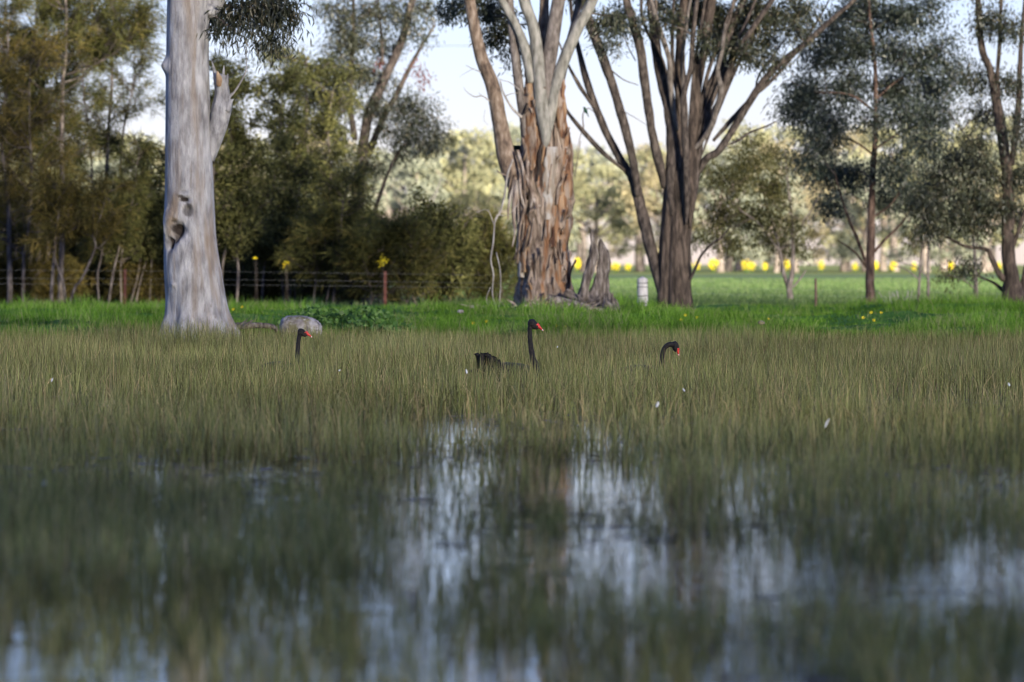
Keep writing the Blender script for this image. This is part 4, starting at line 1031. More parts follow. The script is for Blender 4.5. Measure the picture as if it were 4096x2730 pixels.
# ------------------------------------------------------------------ she-oaks and gums behind the fence, left half
rg = np.random.default_rng(25)
def wig(x, y0, y1, w, lean=0, n=6):
    return [(x + lean * (k / (n - 1)) + rg.normal() * 7 * (k > 0), y0 + (y1 - y0) * k / (n - 1), w * (1 - 0.8 * k / (n - 1)) + 2) for k in range(n)]
SO = [
    # label, base px, D, top row, spread px, stems, branches, sprays, low, material
    ('dense rusty she-oak at the picture\'s left edge', 60, 128, 150, 330, [wig(40, 1235, 120, 30, -20), wig(90, 1235, 260, 18, 40), wig(-20, 1235, 200, 20, -60)], 64, 11, 0.18, 'needle_rust'),
    ('she-oak with a tall straight stem and fanning upper branches, left of the grey trunk', 248, 130, -250, 300, [[(243, 1235, 34), (246, 1000, 30), (250, 760, 27), (248, 500, 24), (252, 330, 22), (262, 250, 18), (264, 120, 16), (262, 0, 14), (258, -220, 8)], [(262, 262, 14), (300, 190, 12), (350, 120, 10), (420, 60, 8), (480, -20, 6)], [(268, 300, 12), (330, 285, 10), (400, 245, 8), (500, 180, 6), (590, 110, 4)], [(256, 330, 12), (330, 300, 9), (430, 230, 7), (520, 170, 4)]], 60, 9, 0.30, 'needle'),
    ('leaning many-stemmed she-oak with tangled dark crown between rusty and straight ones', 170, 134, 0, 290, [wig(150, 1235, -120, 26, 40), wig(200, 1235, 60, 20, -30), wig(120, 1235, 240, 16, -50)], 62, 10, 0.22, 'needle'),
    ('slender fork-stemmed she-oak with a low V of bare stems', 270, 124, 560, 190, [[(269, 1230, 17), (300, 1150, 15), (327, 1111, 14), (386, 990, 13), (376, 934, 11), (400, 860, 8), (430, 760, 4)], [(269, 1215, 13), (252, 1144, 12), (220, 1027, 11), (229, 878, 9), (240, 760, 5)], [(201, 1225, 20), (214, 1080, 18), (216, 1000, 14), (230, 870, 10), (236, 740, 6)]], 34, 9, 0.50, 'needle_rust'),
    ('slim curved she-oak nearest the grey trunk on its left', 430, 126, 420, 170, [[(430, 1225, 16), (449, 1111, 15), (467, 1018, 13), (490, 910, 11), (540, 760, 8), (560, 600, 4)], [(397, 1225, 13), (395, 1100, 12), (409, 1027, 11), (421, 943, 9), (430, 820, 5)]], 30, 8, 0.48, 'needle'),
    ('cluster of thin pale she-oak stems touching the grey trunk\'s left side', 520, 132, 380, 190, [[(519, 1225, 13), (552, 1083, 12), (570, 980, 11), (598, 840, 9), (610, 620, 6)], [(486, 1225, 12), (481, 1097, 11), (486, 1018, 9), (500, 860, 6)], [(540, 1225, 9), (570, 1100, 8), (600, 980, 6), (625, 800, 4)], [(600, 1225, 9), (605, 1100, 8), (618, 960, 6), (640, 700, 4)]], 40, 9, 0.45, 'needle_green'),
    ('she-oak rising from behind the grey trunk, olive crown to its right', 900, 129, 140, 230, [[(884, 1225, 15), (888, 1074, 14), (916, 934, 13), (930, 760, 11), (920, 500, 8), (910, 260, 4)], [(944, 1225, 17), (951, 1074, 16), (956, 934, 13), (980, 760, 10), (1000, 520, 5)], [(840, 1225, 14), (850, 900, 12), (860, 600, 8), (880, 330, 4)]], 60, 10, 0.30, 'needle_green'),
    ('olive she-oak with yellow-green tips midway between grey trunk and red post', 1100, 131, 280, 230, [[(1047, 1225, 15), (1055, 1100, 14), (1070, 980, 12), (1090, 760, 10), (1120, 520, 6), (1130, 330, 3)], [(1154, 1225, 14), (1168, 1074, 13), (1185, 900, 10), (1200, 700, 6)], [(1135, 1225, 10), (1120, 1100, 9), (1110, 960, 6)], [(1180, 1225, 9), (1178, 1090, 8), (1190, 960, 5)]], 56, 10, 0.28, 'needle_green'),
    ('low-branched she-oak with one pale leaning stem left of the red post', 1330, 127, 640, 220, [[(1327, 1228, 19), (1350, 1097, 17), (1362, 980, 14), (1372, 860, 10), (1390, 720, 5)], [(1304, 1228, 13), (1318, 1120, 12), (1328, 1020, 9), (1340, 900, 5)], [(1250, 1228, 10), (1262, 1110, 9), (1270, 960, 5)]], 52, 10, 0.30, 'needle'),
    ('bushy knee-high-skirted she-oak shrub behind the red post', 1560, 126, 880, 210, [wig(1540, 1235, 900, 15, 10), wig(1620, 1235, 960, 12, 30), wig(1480, 1235, 960, 12, -40)], 60, 10, 0.08, 'needle'),
    ('rounded olive she-oak shrub right of the red post', 1740, 128, 820, 190, [wig(1720, 1235, 850, 15, 20), wig(1790, 1235, 930, 12, 40), wig(1670, 1235, 930, 12, -40)], 60, 10, 0.08, 'needle_green'),
    ('dark she-oak shrub against the ribbon-barked gum\'s left foot', 1930, 130, 860, 170, [wig(1930, 1235, 890, 15, 10), wig(1990, 1235, 960, 12, 40), wig(1870, 1235, 960, 12, -30)], 56, 10, 0.08, 'needle'),
    ('deep shaded she-oak thicket plant low behind the forked stems', 330, 138, 820, 260, [wig(330, 1235, 820, 15, 10), wig(420, 1235, 900, 12, 40), wig(240, 1235, 900, 12, -40)], 60, 10, 0.05, 'needle_green'),
    ('deep shaded she-oak thicket plant low behind the rusty she-oak', 80, 139, 820, 260, [wig(80, 1235, 820, 15, 10), wig(160, 1235, 900, 12, 40), wig(0, 1235, 900, 12, -40)], 60, 10, 0.05, 'needle_green'),
    ('deep shaded she-oak thicket plant filling the gap left of the grey trunk', 560, 139, 900, 230, [wig(560, 1235, 900, 15, 10), wig(620, 1235, 960, 12, 40), wig(480, 1235, 960, 12, -40)], 56, 10, 0.05, 'needle_green'),
    ('deep shaded she-oak thicket plant low behind the olive she-oaks', 1000, 139, 860, 260, [wig(1000, 1235, 860, 15, 10), wig(1090, 1235, 900, 12, 40), wig(900, 1235, 900, 12, -40)], 60, 10, 0.05, 'needle_green'),
    ('deep shaded she-oak thicket plant low behind the pale leaning stem', 1280, 140, 860, 250, [wig(1280, 1235, 860, 15, 10), wig(1370, 1235, 900, 12, 40), wig(1190, 1235, 900, 12, -40)], 60, 10, 0.05, 'needle_green'),
    ('low brown she-oak seedling in the left corner by the fence', 20, 132.0, 1050, 150, [wig(20, 1235, 1050, 9, 15), wig(70, 1235, 1090, 7, 25), wig(-30, 1235, 1090, 7, -25)], 34, 8, 0.04, 'needle_rust'),
    ('low brown she-oak seedling under the straight-stemmed she-oak', 190, 133.0, 1050, 150, [wig(190, 1235, 1050, 9, 15), wig(240, 1235, 1090, 7, 25), wig(140, 1235, 1090, 7, -25)], 34, 8, 0.04, 'needle_rust'),
    ('low she-oak seedling between the V stems and the left red post', 380, 134.0, 1050, 150, [wig(380, 1235, 1050, 9, 15), wig(430, 1235, 1090, 7, 25), wig(330, 1235, 1090, 7, -25)], 34, 8, 0.04, 'needle'),
    ('low brown she-oak seedling just left of the grey trunk', 590, 132.5, 1050, 150, [wig(590, 1235, 1050, 9, 15), wig(640, 1235, 1090, 7, 25), wig(540, 1235, 1090, 7, -25)], 34, 8, 0.04, 'needle_rust'),
    ('low she-oak seedling just right of the grey trunk', 960, 133.0, 1050, 150, [wig(960, 1235, 1050, 9, 15), wig(1010, 1235, 1090, 7, 25), wig(910, 1235, 1090, 7, -25)], 34, 8, 0.04, 'needle'),
    ('low brown she-oak seedling between two yellow-flowered weeds', 1090, 133.5, 1050, 150, [wig(1090, 1235, 1050, 9, 15), wig(1140, 1235, 1090, 7, 25), wig(1040, 1235, 1090, 7, -25)], 34, 8, 0.04, 'needle_rust'),
    ('low she-oak seedling left of the pale leaning stem', 1240, 133.0, 1050, 150, [wig(1240, 1235, 1050, 9, 15), wig(1290, 1235, 1090, 7, 25), wig(1190, 1235, 1090, 7, -25)], 34, 8, 0.04, 'needle'),
    ('low brown she-oak seedling right of the pale leaning stem', 1410, 133.5, 1050, 150, [wig(1410, 1235, 1050, 9, 15), wig(1460, 1235, 1090, 7, 25), wig(1360, 1235, 1090, 7, -25)], 34, 8, 0.04, 'needle_rust'),
    ('dark-topped she-oak crowding the upper corner beside the straight stem', 120, 137, -200, 300, [wig(120, 1235, -180, 26, 30), wig(60, 1235, -60, 20, -40), wig(190, 1235, 40, 18, 50)], 70, 10, 0.4, 'needle'),
    ('tall feathery she-oak with open sky-pierced top right of the straight stem', 420, 136, -150, 260, [wig(400, 1235, -150, 26, 60), wig(450, 1235, 60, 18, 90), wig(380, 1235, 200, 16, -40)], 60, 9, 0.35, 'needle'),
    ('tall olive she-oak screened by the leaning gum, well right of the grey trunk', 1230, 141, 200, 260, [wig(1210, 1235, 230, 22, 20), wig(1280, 1235, 330, 18, 60), wig(1160, 1235, 300, 16, -50)], 60, 9, 0.3, 'needle_green'),
    ('broad she-oak with feathery top, behind the rusty one, half out of the picture', -120, 132, -200, 320, [wig(-100, 1235, -200, 30, 30), wig(-160, 1235, 0, 20, -60)], 50, 10, 0.2, 'needle'),
]
for lb, bp_, D, top, spd, stems, nbn, spr, low, mt in SO:
    she_oak(lb, bp_, float(D), top, spd, rg, stems, int(nbn * 1.25), spr, low, mt, **(dict(nl=0.13, nw=0.036, needles=20) if mt == 'needle_green' else dict(nl=0.30, nw=0.017, needles=13)))

gum('leaning_gum_tree', 'twin leaning grey-stemmed gum behind the she-oaks with open dark crown', 1420, 146.0,
    [[(1405, 1240, 60), (1420, 1000, 54), (1432, 800, 50), (1445, 640, 44), (1470, 480, 40), (1500, 400, 38), (1545, 300, 34), (1580, 230, 34), (1615, 140, 32), (1640, 40, 28), (1680, -140, 22), (1720, -420, 12)], [(1430, 740, 30), (1480, 600, 28), (1530, 480, 26), (1585, 380, 22), (1640, 270, 18), (1690, 180, 12), (1740, 100, 7)], [(1420, 560, 26), (1400, 400, 22), (1410, 200, 18), (1414, 60, 15), (1410, -200, 9)], [(1530, 260, 14), (1526, 140, 12), (1510, 20, 10), (1500, -160, 6)], [(1480, 900, 18), (1550, 700, 14), (1600, 600, 11), (1650, 560, 6)], [(1425, 880, 16), (1330, 700, 14), (1240, 600, 10), (1180, 520, 5)]],
    [(1340, 30, 70, 70, 20), (1400, 100, 80, 70, 20), (1480, 50, 80, 80, 24), (1570, 40, 80, 60, 22), (1650, 110, 60, 70, 16), (1700, 40, 60, 60, 14), (1360, 190, 70, 60, 16), (1460, 170, 80, 60, 20), (1550, 190, 60, 70, 16), (1300, 280, 80, 70, 24), (1400, 290, 90, 70, 28), (1500, 300, 80, 70, 22), (1200, 300, 90, 80, 24), (1130, 220, 70, 60, 14), (1260, 390, 90, 70, 24), (1360, 400, 90, 60, 24), (1480, 430, 80, 60, 18), (1600, 420, 80, 60, 24), (1680, 470, 80, 60, 26), (1740, 540, 50, 50, 12), (1640, 540, 80, 50, 18), (1560, 500, 70, 50, 14), (1230, 500, 90, 60, 20), (1330, 520, 80, 60, 18), (1260, 620, 90, 60, 20), (1370, 640, 80, 60, 16), (1180, 620, 80, 60, 16), (1480, 660, 70, 60, 10), (1300, 740, 80, 60, 14), (1580, 620, 60, 50, 8), (1430, 760, 70, 60, 10), (1700, 560, 50, 50, 8), (1400, -100, 120, 90, 28), (1580, -120, 120, 90, 26), (1300, -260, 150, 120, 30), (1640, -360, 160, 130, 32), (1480, -500, 170, 130, 34)],
    'gumleaf', 'darklimb', 0.13, 0.03, 22, 0.2, 0.7)
# one cluster of dying red leaves on it
lt = [o for o in COL.objects if o.name.startswith('leaning_gum_tree')][0]
g = Geo()
S = np.concatenate([W(1700, 315, 146.0) + rg.normal(size=(70, 3)) * [0.12, 0.1, 0.14], W(1660, 270, 146.0) + rg.normal(size=(60, 3)) * [0.14, 0.1, 0.16], W(1520, 250, 146.0) + rg.normal(size=(30, 3)) * [0.08, 0.1, 0.08]])
leaves(g, S, rg.normal(size=(len(S), 3)) * 0.5 + [0, 0, -1], 0.13, 0.032, rg)
g.build('leaf_cluster', MAT['redleaf'], lt, False, label='dying red leaves', kind='stuff')

# bare little tree seen between the shrubs
bx = (1690 - CX) / F * 150
bt = thing('bare_small_tree', 'small leafless tree standing behind the she-oak shrubs', 'tree', (bx, 150.0, float(gz(bx, 150)) - 0.05))
g = Geo()
P, R = world_path([(1690, 1240, 16), (1688, 1050, 13), (1686, 920, 11), (1684, 850, 8)], 150)
tube(g, P, R, 8, 18, 0.1, (4, 3), 3)
g.build('trunk', MAT['palelimb'], bt)
g = Geo()
for k in range(16):
    x1, y1 = 1690 + rg.normal() * 55, 850 - abs(rg.normal()) * 60 + 20
    xa = 1686 + rg.normal() * 6
    P, R = world_path([(xa, rg.uniform(840, 940), 5), ((xa + x1) / 2 + rg.normal() * 8, (880 + y1) / 2, 4), (x1, y1, 2)], 150 + rg.normal() * 0.2)
    tube(g, P, R, 5, 9, 0, wob=0.1)
g.build('branches', MAT['greytwig'], bt)

# yellow-flowered weeds standing among the she-oaks
for px, py, r, n, lb in ((1021, 1035, 8, 14, 'small tall weed with yellow flowers beside the grey trunk'), (1143, 1055, 10, 20, 'tall yellow-flowered weed between the olive she-oaks'), (1531, 1046, 17, 46, 'tall weed with the biggest yellow flower head, just above the red post')):
    D = 122.5
    c = W(px, py, D)
    fw = thing('yellow_flowering_weed', lb, 'weed', (c[0], D, float(gz(c[0], D)) - 0.03))
    g = Geo()
    for k in range(3):
        tube(g, [[c[0] + 0.05 * k - 0.05, D, float(gz(c[0], D)) - 0.03], [c[0] + 0.02 * k, D, c[2] * 0.6], c + [0.03 * k - 0.03, 0, 0]], [0.0025, 0.0025, 0.002], 5, 10, wob=0.04)
    g.build('stem', MAT['twig'], fw)
    g = Geo()
    s = r / F * D
    leaves(g, c + rg.normal(size=(n, 3)) * [s * 0.7, s * 0.6, s * 0.55], rg.normal(size=(n, 3)), 0.045, 0.04, rg)
    g.build('blossom', MAT['yellow'], fw, False)

# ------------------------------------------------------------------ wire fence
fence = thing('wire_fence', 'old wire fence strung behind the grassy bank, from she-oaks to last gum', 'fence', (0, 118.5, float(gz(0, 118.5))))
DF = 118.5
for nm, pts in (('wire', [(-400, 1078), (0, 1081), (500, 1084), (1100, 1090), (1541, 1096), (2000, 1103), (2570, 1124), (3263, 1122), (4096, 1126), (4500, 1128)]),
                ('wire', [(-400, 1111), (0, 1114), (500, 1116), (1100, 1121), (1541, 1127), (2000, 1135), (2570, 1150), (3263, 1160), (4096, 1178), (4500, 1182)]),
                ('wire', [(-400, 1133), (0, 1136), (500, 1138), (1100, 1142), (1541, 1147), (2000, 1152), (2570, 1170), (3263, 1185), (4096, 1200), (4500, 1205)])):
    g = Geo()
    P = np.array([W(a, b2, DF) for a, b2 in pts])
    tube(g, P, np.full(len(P), 0.0011), 4, 60, 0)
    g.build(nm, MAT['wire'], fence)
def star_picket(px, top, lb, mat):
    g = Geo()
    x = (px - CX) / F * DF
    z0, z1 = float(gz(x, DF)) - 0.2, H + (HY - top) / F * DF
    for k in range(3):                 # three-flanged steel post
        a = math.radians(90 + 120 * k)
        cx_, cy_ = 0.016 * math.cos(a), 0.016 * math.sin(a)
        nx_, ny_ = -math.sin(a) * 0.004, math.cos(a) * 0.004
        v = [(x + e * cx_ * 1.9 + s * nx_, DF + 0.02 + e * cy_ * 1.9 + s * ny_, z) for z in (z0, z1) for e, s in ((0, -1), (1, -1), (1, 1), (0, 1))]
        g.add(v, [[0, 1, 5, 4], [1, 2, 6, 5], [2, 3, 7, 6], [3, 0, 4, 7], [4, 5, 6, 7]])
    o = g.build('steel_post', mat, fence, False)
    o['label'] = lb
star_picket(500, 1078, 'rust red steel post left of the grey trunk', MAT['rustpost'])
star_picket(1541, 1086, 'rust red steel post amid the shrubs', MAT['rustpost'])
g = Geo()
x = (3263 - CX) / F * DF
tube(g, [[x, DF + 0.03, float(gz(x, DF)) - 0.2], [x + 0.004, DF + 0.03, 0.6], [x, DF + 0.03, H + (HY - 1116) / F * DF]], [0.028, 0.026, 0.024], 8, 14, 0.1, (3, 4), 2)
g.build('timber_post', MAT['brownpost'], fence)['label'] = 'short brown timber post in the gap between saplings'
# the white post stands a little nearer
DW = 110.0
g = Geo()
x = (2571 - CX) / F * DW
zt = H + (HY - 1117) / F * DW
pts = [[x, DW, float(gz(x, DW)) - 0.3]]
rr = [0.108]
for s in np.linspace(0.05, 1, 14):
    pts.append([x - 0.006 * s, DW, pts[0][2] + (zt - pts[0][2]) * s]); rr.append(0.107 - 0.004 * s)
tube(g, pts, rr, 28, 60, 0.03, (6, 2), 4)
po = g.build('white_post', MAT['whitepost'], fence)
po['label'] = 'stout weathered white timber post beside the dark gum'
for py in (1133, 1149, 1184, 1214):
    g = Geo()
    z = H + (HY - py) / F * DW
    an = np.linspace(0, 2 * np.pi, 25)
    tube(g, np.stack([x + 0.109 * np.cos(an), DW + 0.109 * np.sin(an), z + 0.004 * np.sin(an * 2 + py)], 1), np.full(25, 0.0075), 5, 50, 0, cap=False)
    g.build('wire_wrap', MAT['cable'], po)

# power line far behind
g = Geo()
P = np.array([W(a, b2, 330.0) for a, b2 in ((-3000, 120), (0, 172), (1200, 182), (1900, 184), (3000, 176), (4100, 160), (7000, 60))])
tube(g, P, np.full(len(P), 0.012), 4, 60, 0)
tag(g.build('power_line', MAT['cable']), 'thin overhead power line crossing the pale sky gap', 'power line')

# ------------------------------------------------------------------ far treeline and yellow shrubs beyond the field
rg = np.random.default_rng(26)
def far_tree(mat, Ht, Wd, rng, name='far_gum_tree'):
    g, lg = Geo(), Geo()
    t = thing(name, 'x', 'tree', (0, 0, 0))
    th = Ht * 0.5
    P, _ = tube(g, [[0, 0, -0.3], [0.15, 0, th * 0.5], [rng.normal() * 0.3, 0, th], [rng.normal() * 0.6, 0, Ht * 0.85]], [0.34, 0.26, 0.18, 0.05], 8, 14, 0.1, (3, 1), 3)
    ends = []
    for k in range(9):
        a = k * 2.4
        h0 = Ht * rng.uniform(0.28, 0.6)
        e = np.array([math.cos(a) * Wd * rng.uniform(0.25, 0.5), math.sin(a) * Wd * rng.uniform(0.25, 0.5), h0 + Ht * rng.uniform(0.1, 0.32)])
        tube(g, [[0.1, 0, h0], [e[0] * 0.5, e[1] * 0.5, (h0 + e[2]) / 2], e], [0.12, 0.08, 0.03], 5, 7)
        ends.append(e)
    g.build('trunk', MAT['fartrunk'], t)
    for k in range(36):
        if k < 9: c = ends[k]
        else:
            f = rng.uniform(0.14, 1.0)
            wr = Wd * 0.5 * math.sin(math.pi * min(0.97, 0.18 + 0.78 * f)) ** 0.7
            a = rng.random() * 6.28
            c = np.array([math.cos(a) * wr * rng.random() ** 0.5, math.sin(a) * wr * rng.random() ** 0.5, Ht * f])
        r = Ht * rng.uniform(0.065, 0.12)
        n = 95
        u = norm(rng.normal(size=(n, 3))) * rng.random((n, 1)) ** 0.4
        leaves(lg, c + u * [r, r, r * 0.7], rng.normal(size=(n, 3)) + [0, 0, -0.4], rng.uniform(0.28, 0.5, n), rng.uniform(0.13, 0.22, n), rng)
    lg.build('crown', MAT[mat], t, False)
    return t
def copy_tree(o, parent=None):
    c = o.copy()
    COL.objects.link(c)
    if parent is not None: c.parent = parent
    for ch in list(o.children): copy_tree(ch, c)
    return c
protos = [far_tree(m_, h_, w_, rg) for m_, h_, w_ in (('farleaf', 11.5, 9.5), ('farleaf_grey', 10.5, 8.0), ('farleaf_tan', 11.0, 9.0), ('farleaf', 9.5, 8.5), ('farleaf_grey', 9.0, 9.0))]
used = set()
FT = []
k = 0
for row, (D, dx, topy) in enumerate(((455, 215, 640), (490, 230, 585), (540, 250, 540))):
    x = -260.0 + row * 90
    while x < 4400:
        FT.append((x + rg.normal() * 40, D + rg.normal() * 8, topy + rg.normal() * 26, int(rg.integers(0, 5))))
        x += dx * rg.uniform(0.75, 1.2)
FT += [(1872, 470, 528, 3), (1790, 476, 560, 4), (1960, 480, 548, 0)]
special = {len(FT) - 3: 'tallest round-topped pale gum in the sky gap left of the ribbon-barked gum'}
FT = [f_ for f_ in FT if -150 < f_[0] < 4250]
special = {len(FT) - 3: 'tallest round-topped pale gum in the sky gap left of the ribbon-barked gum'}
LAND = [(330, 'behind the rusty she-oaks'), (640, 'behind the stems left of the grey trunk'), (900, 'behind the grey trunk'), (1120, 'behind the leafy she-oaks by the grey trunk'), (1380, 'behind the lone pale leaning stem'), (1660, 'behind the leaning gum and red post'), (1860, 'at the left of the open sky gap'), (2060, 'against the ribbon-barked gum'), (2290, 'behind the ribbon-barked gum'), (2480, 'above the splintered stump'), (2640, 'above the white post'), (2800, 'behind the dark fanning gum'), (2960, 'just right of the dark fanning gum'), (3120, 'left of the forked sapling'), (3290, 'right of the forked sapling'), (3450, 'left of the red-brown trunk'), (3590, 'right of the red-brown trunk'), (3760, 'behind the thin saplings'), (3950, 'before the last dark gum'), (9999, 'behind the last dark gum')]
for k, (px, D, top, pr) in enumerate(FT):
    if k < len(FT) - 3 and 1680 < px < 2010: top = max(top, 650)
    if k < len(FT) - 3 and 2240 < px < 2620: top = max(top, 590)
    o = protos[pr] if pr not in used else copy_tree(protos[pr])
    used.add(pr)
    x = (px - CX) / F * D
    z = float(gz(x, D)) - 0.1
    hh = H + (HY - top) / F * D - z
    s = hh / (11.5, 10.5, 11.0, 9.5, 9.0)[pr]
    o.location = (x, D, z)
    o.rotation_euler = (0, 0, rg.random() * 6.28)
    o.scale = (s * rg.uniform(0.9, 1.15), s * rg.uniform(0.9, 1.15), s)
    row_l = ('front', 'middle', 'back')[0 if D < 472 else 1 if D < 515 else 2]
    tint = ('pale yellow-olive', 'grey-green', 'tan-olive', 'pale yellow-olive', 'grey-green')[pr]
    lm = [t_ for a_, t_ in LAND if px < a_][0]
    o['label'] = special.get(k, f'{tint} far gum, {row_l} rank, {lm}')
    o['group'] = 'gum trees beyond the field'
# unseen gums added behind the camera to cast shade over pond and near trees
def shade_tree(Ht, Wd, rng):
    t = thing('shade_gum_tree', 'tall unseen gum added behind the viewer to shade the pond', 'tree', (0, 0, 0), 'added shade gums behind the viewer')
    g, lg = Geo(), Geo()
    tube(g, [[0, 0, -0.5], [0.3, 0, Ht * 0.3], [rng.normal() * 0.8, rng.normal() * 0.5, Ht * 0.6], [rng.normal() * 1.5, 0, Ht * 0.93]], [0.75, 0.55, 0.4, 0.08], 10, 20, 0.1, (3, 1), 3)
    for k in range(44):
        f = rng.uniform(0.05, 1.0)
        a = k * 2.4
        wr = Wd * 0.5 * math.sin(math.pi * min(0.95, 0.22 + 0.7 * f)) ** 0.6 * rng.uniform(0.3, 1.0)
        c = np.array([math.cos(a) * wr, math.sin(a) * wr, Ht * f])
        tube(g, [[0.2, 0, max(1.0, c[2] - wr * 0.7)], [c[0] * 0.5, c[1] * 0.5, c[2] - wr * 0.3], c], [0.16, 0.11, 0.03], 5, 6)
        n = 48 if f > 0.4 else 105
        u = norm(rng.normal(size=(n, 3))) * rng.random((n, 1)) ** 0.4 * [2.1, 2.1, 1.5]
        leaves(lg, c + u, rng.normal(size=(n, 3)) + [0, 0, -0.5], rng.uniform(0.35, 0.6, n), rng.uniform(0.16, 0.26, n), rng)
    g.build('trunk', MAT['palelimb'], t)
    lg.build('crown', MAT['gumolive'], t, False)
    return t
sp = [shade_tree(30, 10, rg), shade_tree(28, 11, rg)]
k = 0
for row, yy in enumerate((-24.0, -33.0)):
    xx = -22.0 + row * 4
    while xx < 112:
        o = sp[k % 2] if k < 2 else copy_tree(sp[k % 2])
        o.location = (xx, yy + rg.normal() * 1.2, float(gz(xx, yy)) - 0.2)
        sc_ = rg.uniform(1.15, 1.36)
        o.scale = (sc_, sc_, sc_)
        o.rotation_euler = (0, 0, rg.random() * 6.28)
        xx += rg.uniform(6.0, 8.0)
        k += 1
YS = [(2311, 1044, 46), (2461, 1052, 40), (2512, 1056, 34), (2753, 1058, 40), (2788, 1050, 46), (2851, 1047, 66), (2985, 1058, 42), (3008, 1058, 44), (3061, 1062, 30), (3150, 1054, 36), (3286, 1058, 28), (3421, 1058, 26), (3503, 1058, 34), (3572, 1054, 42), (3655, 1062, 22), (3805, 1062, 26), (3996, 1060, 30)]
g, lg, D = Geo(), Geo(), 440.0
y0 = thing('yellow_flowering_shrub', 'x', 'shrub', (0, 0, 0), 'yellow shrubs along the far field edge')
n = 150
u = norm(rg.normal(size=(n, 3))) * rg.random((n, 1)) ** 0.4 * [0.5, 0.5, 0.42]
u += 0.12 * (np.stack([vnoise(u * 6 + 9 * k_, k_) for k_ in range(3)], 1) - 0.5)
leaves(lg, u + [0, 0, 0.62], rg.normal(size=(n, 3)), 0.16, 0.13, rg)
sticks(g, np.zeros((14, 3)) + rg.normal(size=(14, 3)) * [0.06, 0.06, 0], u[:14] + [0, 0, 0.6], 0.02, 0.01, rg)
g.build('stem', MAT['weed'], y0)
lg.build('blossom', MAT['yellow'], y0, False)
for k, (px, py, w) in enumerate(YS):
    o = y0 if k == 0 else copy_tree(y0)
    x = (px - CX) / F * D
    s = w / F * D * rg.uniform(0.45, 0.9)
    z = float(gz(x, D))
    zc = H + (HY - py) / F * D
    o.location = (x, D, z)
    o.scale = (s, s, max(0.4, (zc - z) / 0.62 * rg.uniform(0.6, 0.95)))
    o.rotation_euler = (0, 0, rg.random() * 6)
    o['label'] = 'largest yellow shrub on the far field edge, right of the dark gum trunk' if w == 66 else 'small yellow shrub on the far field edge, ' + [t_ for a_, t_ in LAND if px < a_][0]

# ------------------------------------------------------------------ boulder and fallen log by the grey gum
DB = 81.5
c = W(1203, 1302, DB)
g = Geo()
nu, nv = 96, 56
U, V = np.meshgrid(np.linspace(0, 2 * np.pi, nu, endpoint=False), np.linspace(0.02, np.pi - 0.02, nv))
n3 = np.stack([np.cos(U) * np.sin(V), np.sin(U) * np.sin(V), np.cos(V)], -1)
sq = np.sign(n3) * np.abs(n3) ** 0.72
rad = 1 + 0.16 * (fbm(n3 * 1.6 + 3, 5, 3) - 0.5) + 0.09 * (fbm(n3 * 6 + 3, 6, 3) - 0.5)
rad = rad - 0.05 * np.clip(1 - np.abs(fbm(n3 * 2.5, 8, 2) - 0.5) * 14, 0, 1)
sq[..., 2] -= 0.10 * sq[..., 0] * (sq[..., 2] > 0)
v = (sq * rad[..., None] * [0.30, 0.26, 0.195] + c + [0, 0, -0.06]).reshape(-1, 3)
i = np.arange(nv - 1)[:, None] * nu
j = np.arange(nu)[None]
kk = (j + 1) % nu
q = np.stack([i + j, i + nu + j, i + nu + kk, i + kk], -1).reshape(-1, 4)
g.add(v, q)
tag(g.build('boulder', MAT['rock']), 'rounded grey lichened boulder at the rush edge behind the smallest swan', 'boulder')
lg_ = thing('fallen_log', 'low grey fallen log lying between the grey trunk and the boulder', 'log', W(1010, 1312, 80.6))
limb(lg_, 'log', [(930, 1306, 26), (980, 1304, 26), (1040, 1302, 24), (1090, 1308, 20), (1108, 1325, 14)], 80.6, MAT['deadwood'], 0.2, 14, 0.2, 3)
limb(lg_, 'stub', [(985, 1300, 12), (1000, 1288, 8), (1012, 1282, 3)], 80.45, MAT['deadwood'], 0, 8, 0.2, 5)
limb(lg_, 'splinter', [(960, 1300, 8), (980, 1286, 6), (990, 1275, 2)], 80.45, MAT['deadwood'], 0, 6, 0.2, 6)
for px, py, D, w, lb in ((1842, 1247, 92.0, 22, 'small pale stone half sunk in the grass left of the ribbon-barked gum'), (3045, 1292, 84.0, 24, 'small pale buff stone in the green bank below the forked sapling')):
    c = W(px, py, D)
    s = w / F * D / 2
    g = Geo()
    v = (n3 * (1 + 0.35 * (fbm(n3 * 2 + px, 5, 3) - 0.5))[..., None] * [s * 1.2, s, s * 0.7] + c).reshape(-1, 3)
    g.add(v, q)
    tag(g.build('stone', MAT['rock']), lb, 'stone')

# ------------------------------------------------------------------ grass on the bank, weeds, flowers
def strip_area(y):      # half width of what the picture shows, with margin
    return 0.0905 * y + 1.2
rg = np.random.default_rng(27)
N = 150000
y = 79.2 + (113 - 79.2) * rg.random(N) ** 1.35
x = rg.uniform(-1, 1, N) * strip_area(y)
z = gz(x, y)
tuft = fbm(np.stack([x * 1.3, y * 0.9, 0 * x], -1), 71, 3)
tall = np.clip((fbm(np.stack([x * 0.4, y * 0.35, 0 * x], -1), 73, 2) - 0.42) * 3.2, 0, 1)
h = (0.02 + 0.17 * tuft ** 1.5 + 0.34 * tall * tuft) * rg.uniform(0.6, 1.25, N)
h *= np.interp(y, [79, 83, 90], [0.75, 0.9, 1.0])
g = Geo()
tint = np.clip(-0.1 + 1.1 * tuft + rg.normal(0, 0.24, N), 0, 1)
dry = fbm(np.stack([x * 0.9, y * 0.7, 0 * x], -1), 83, 3)
tint = np.where((dry > 0.60) & (rg.random(N) < 0.5), rg.uniform(0.9, 1.0, N), tint)
h = np.where(dry > 0.60, h * 0.7, h)
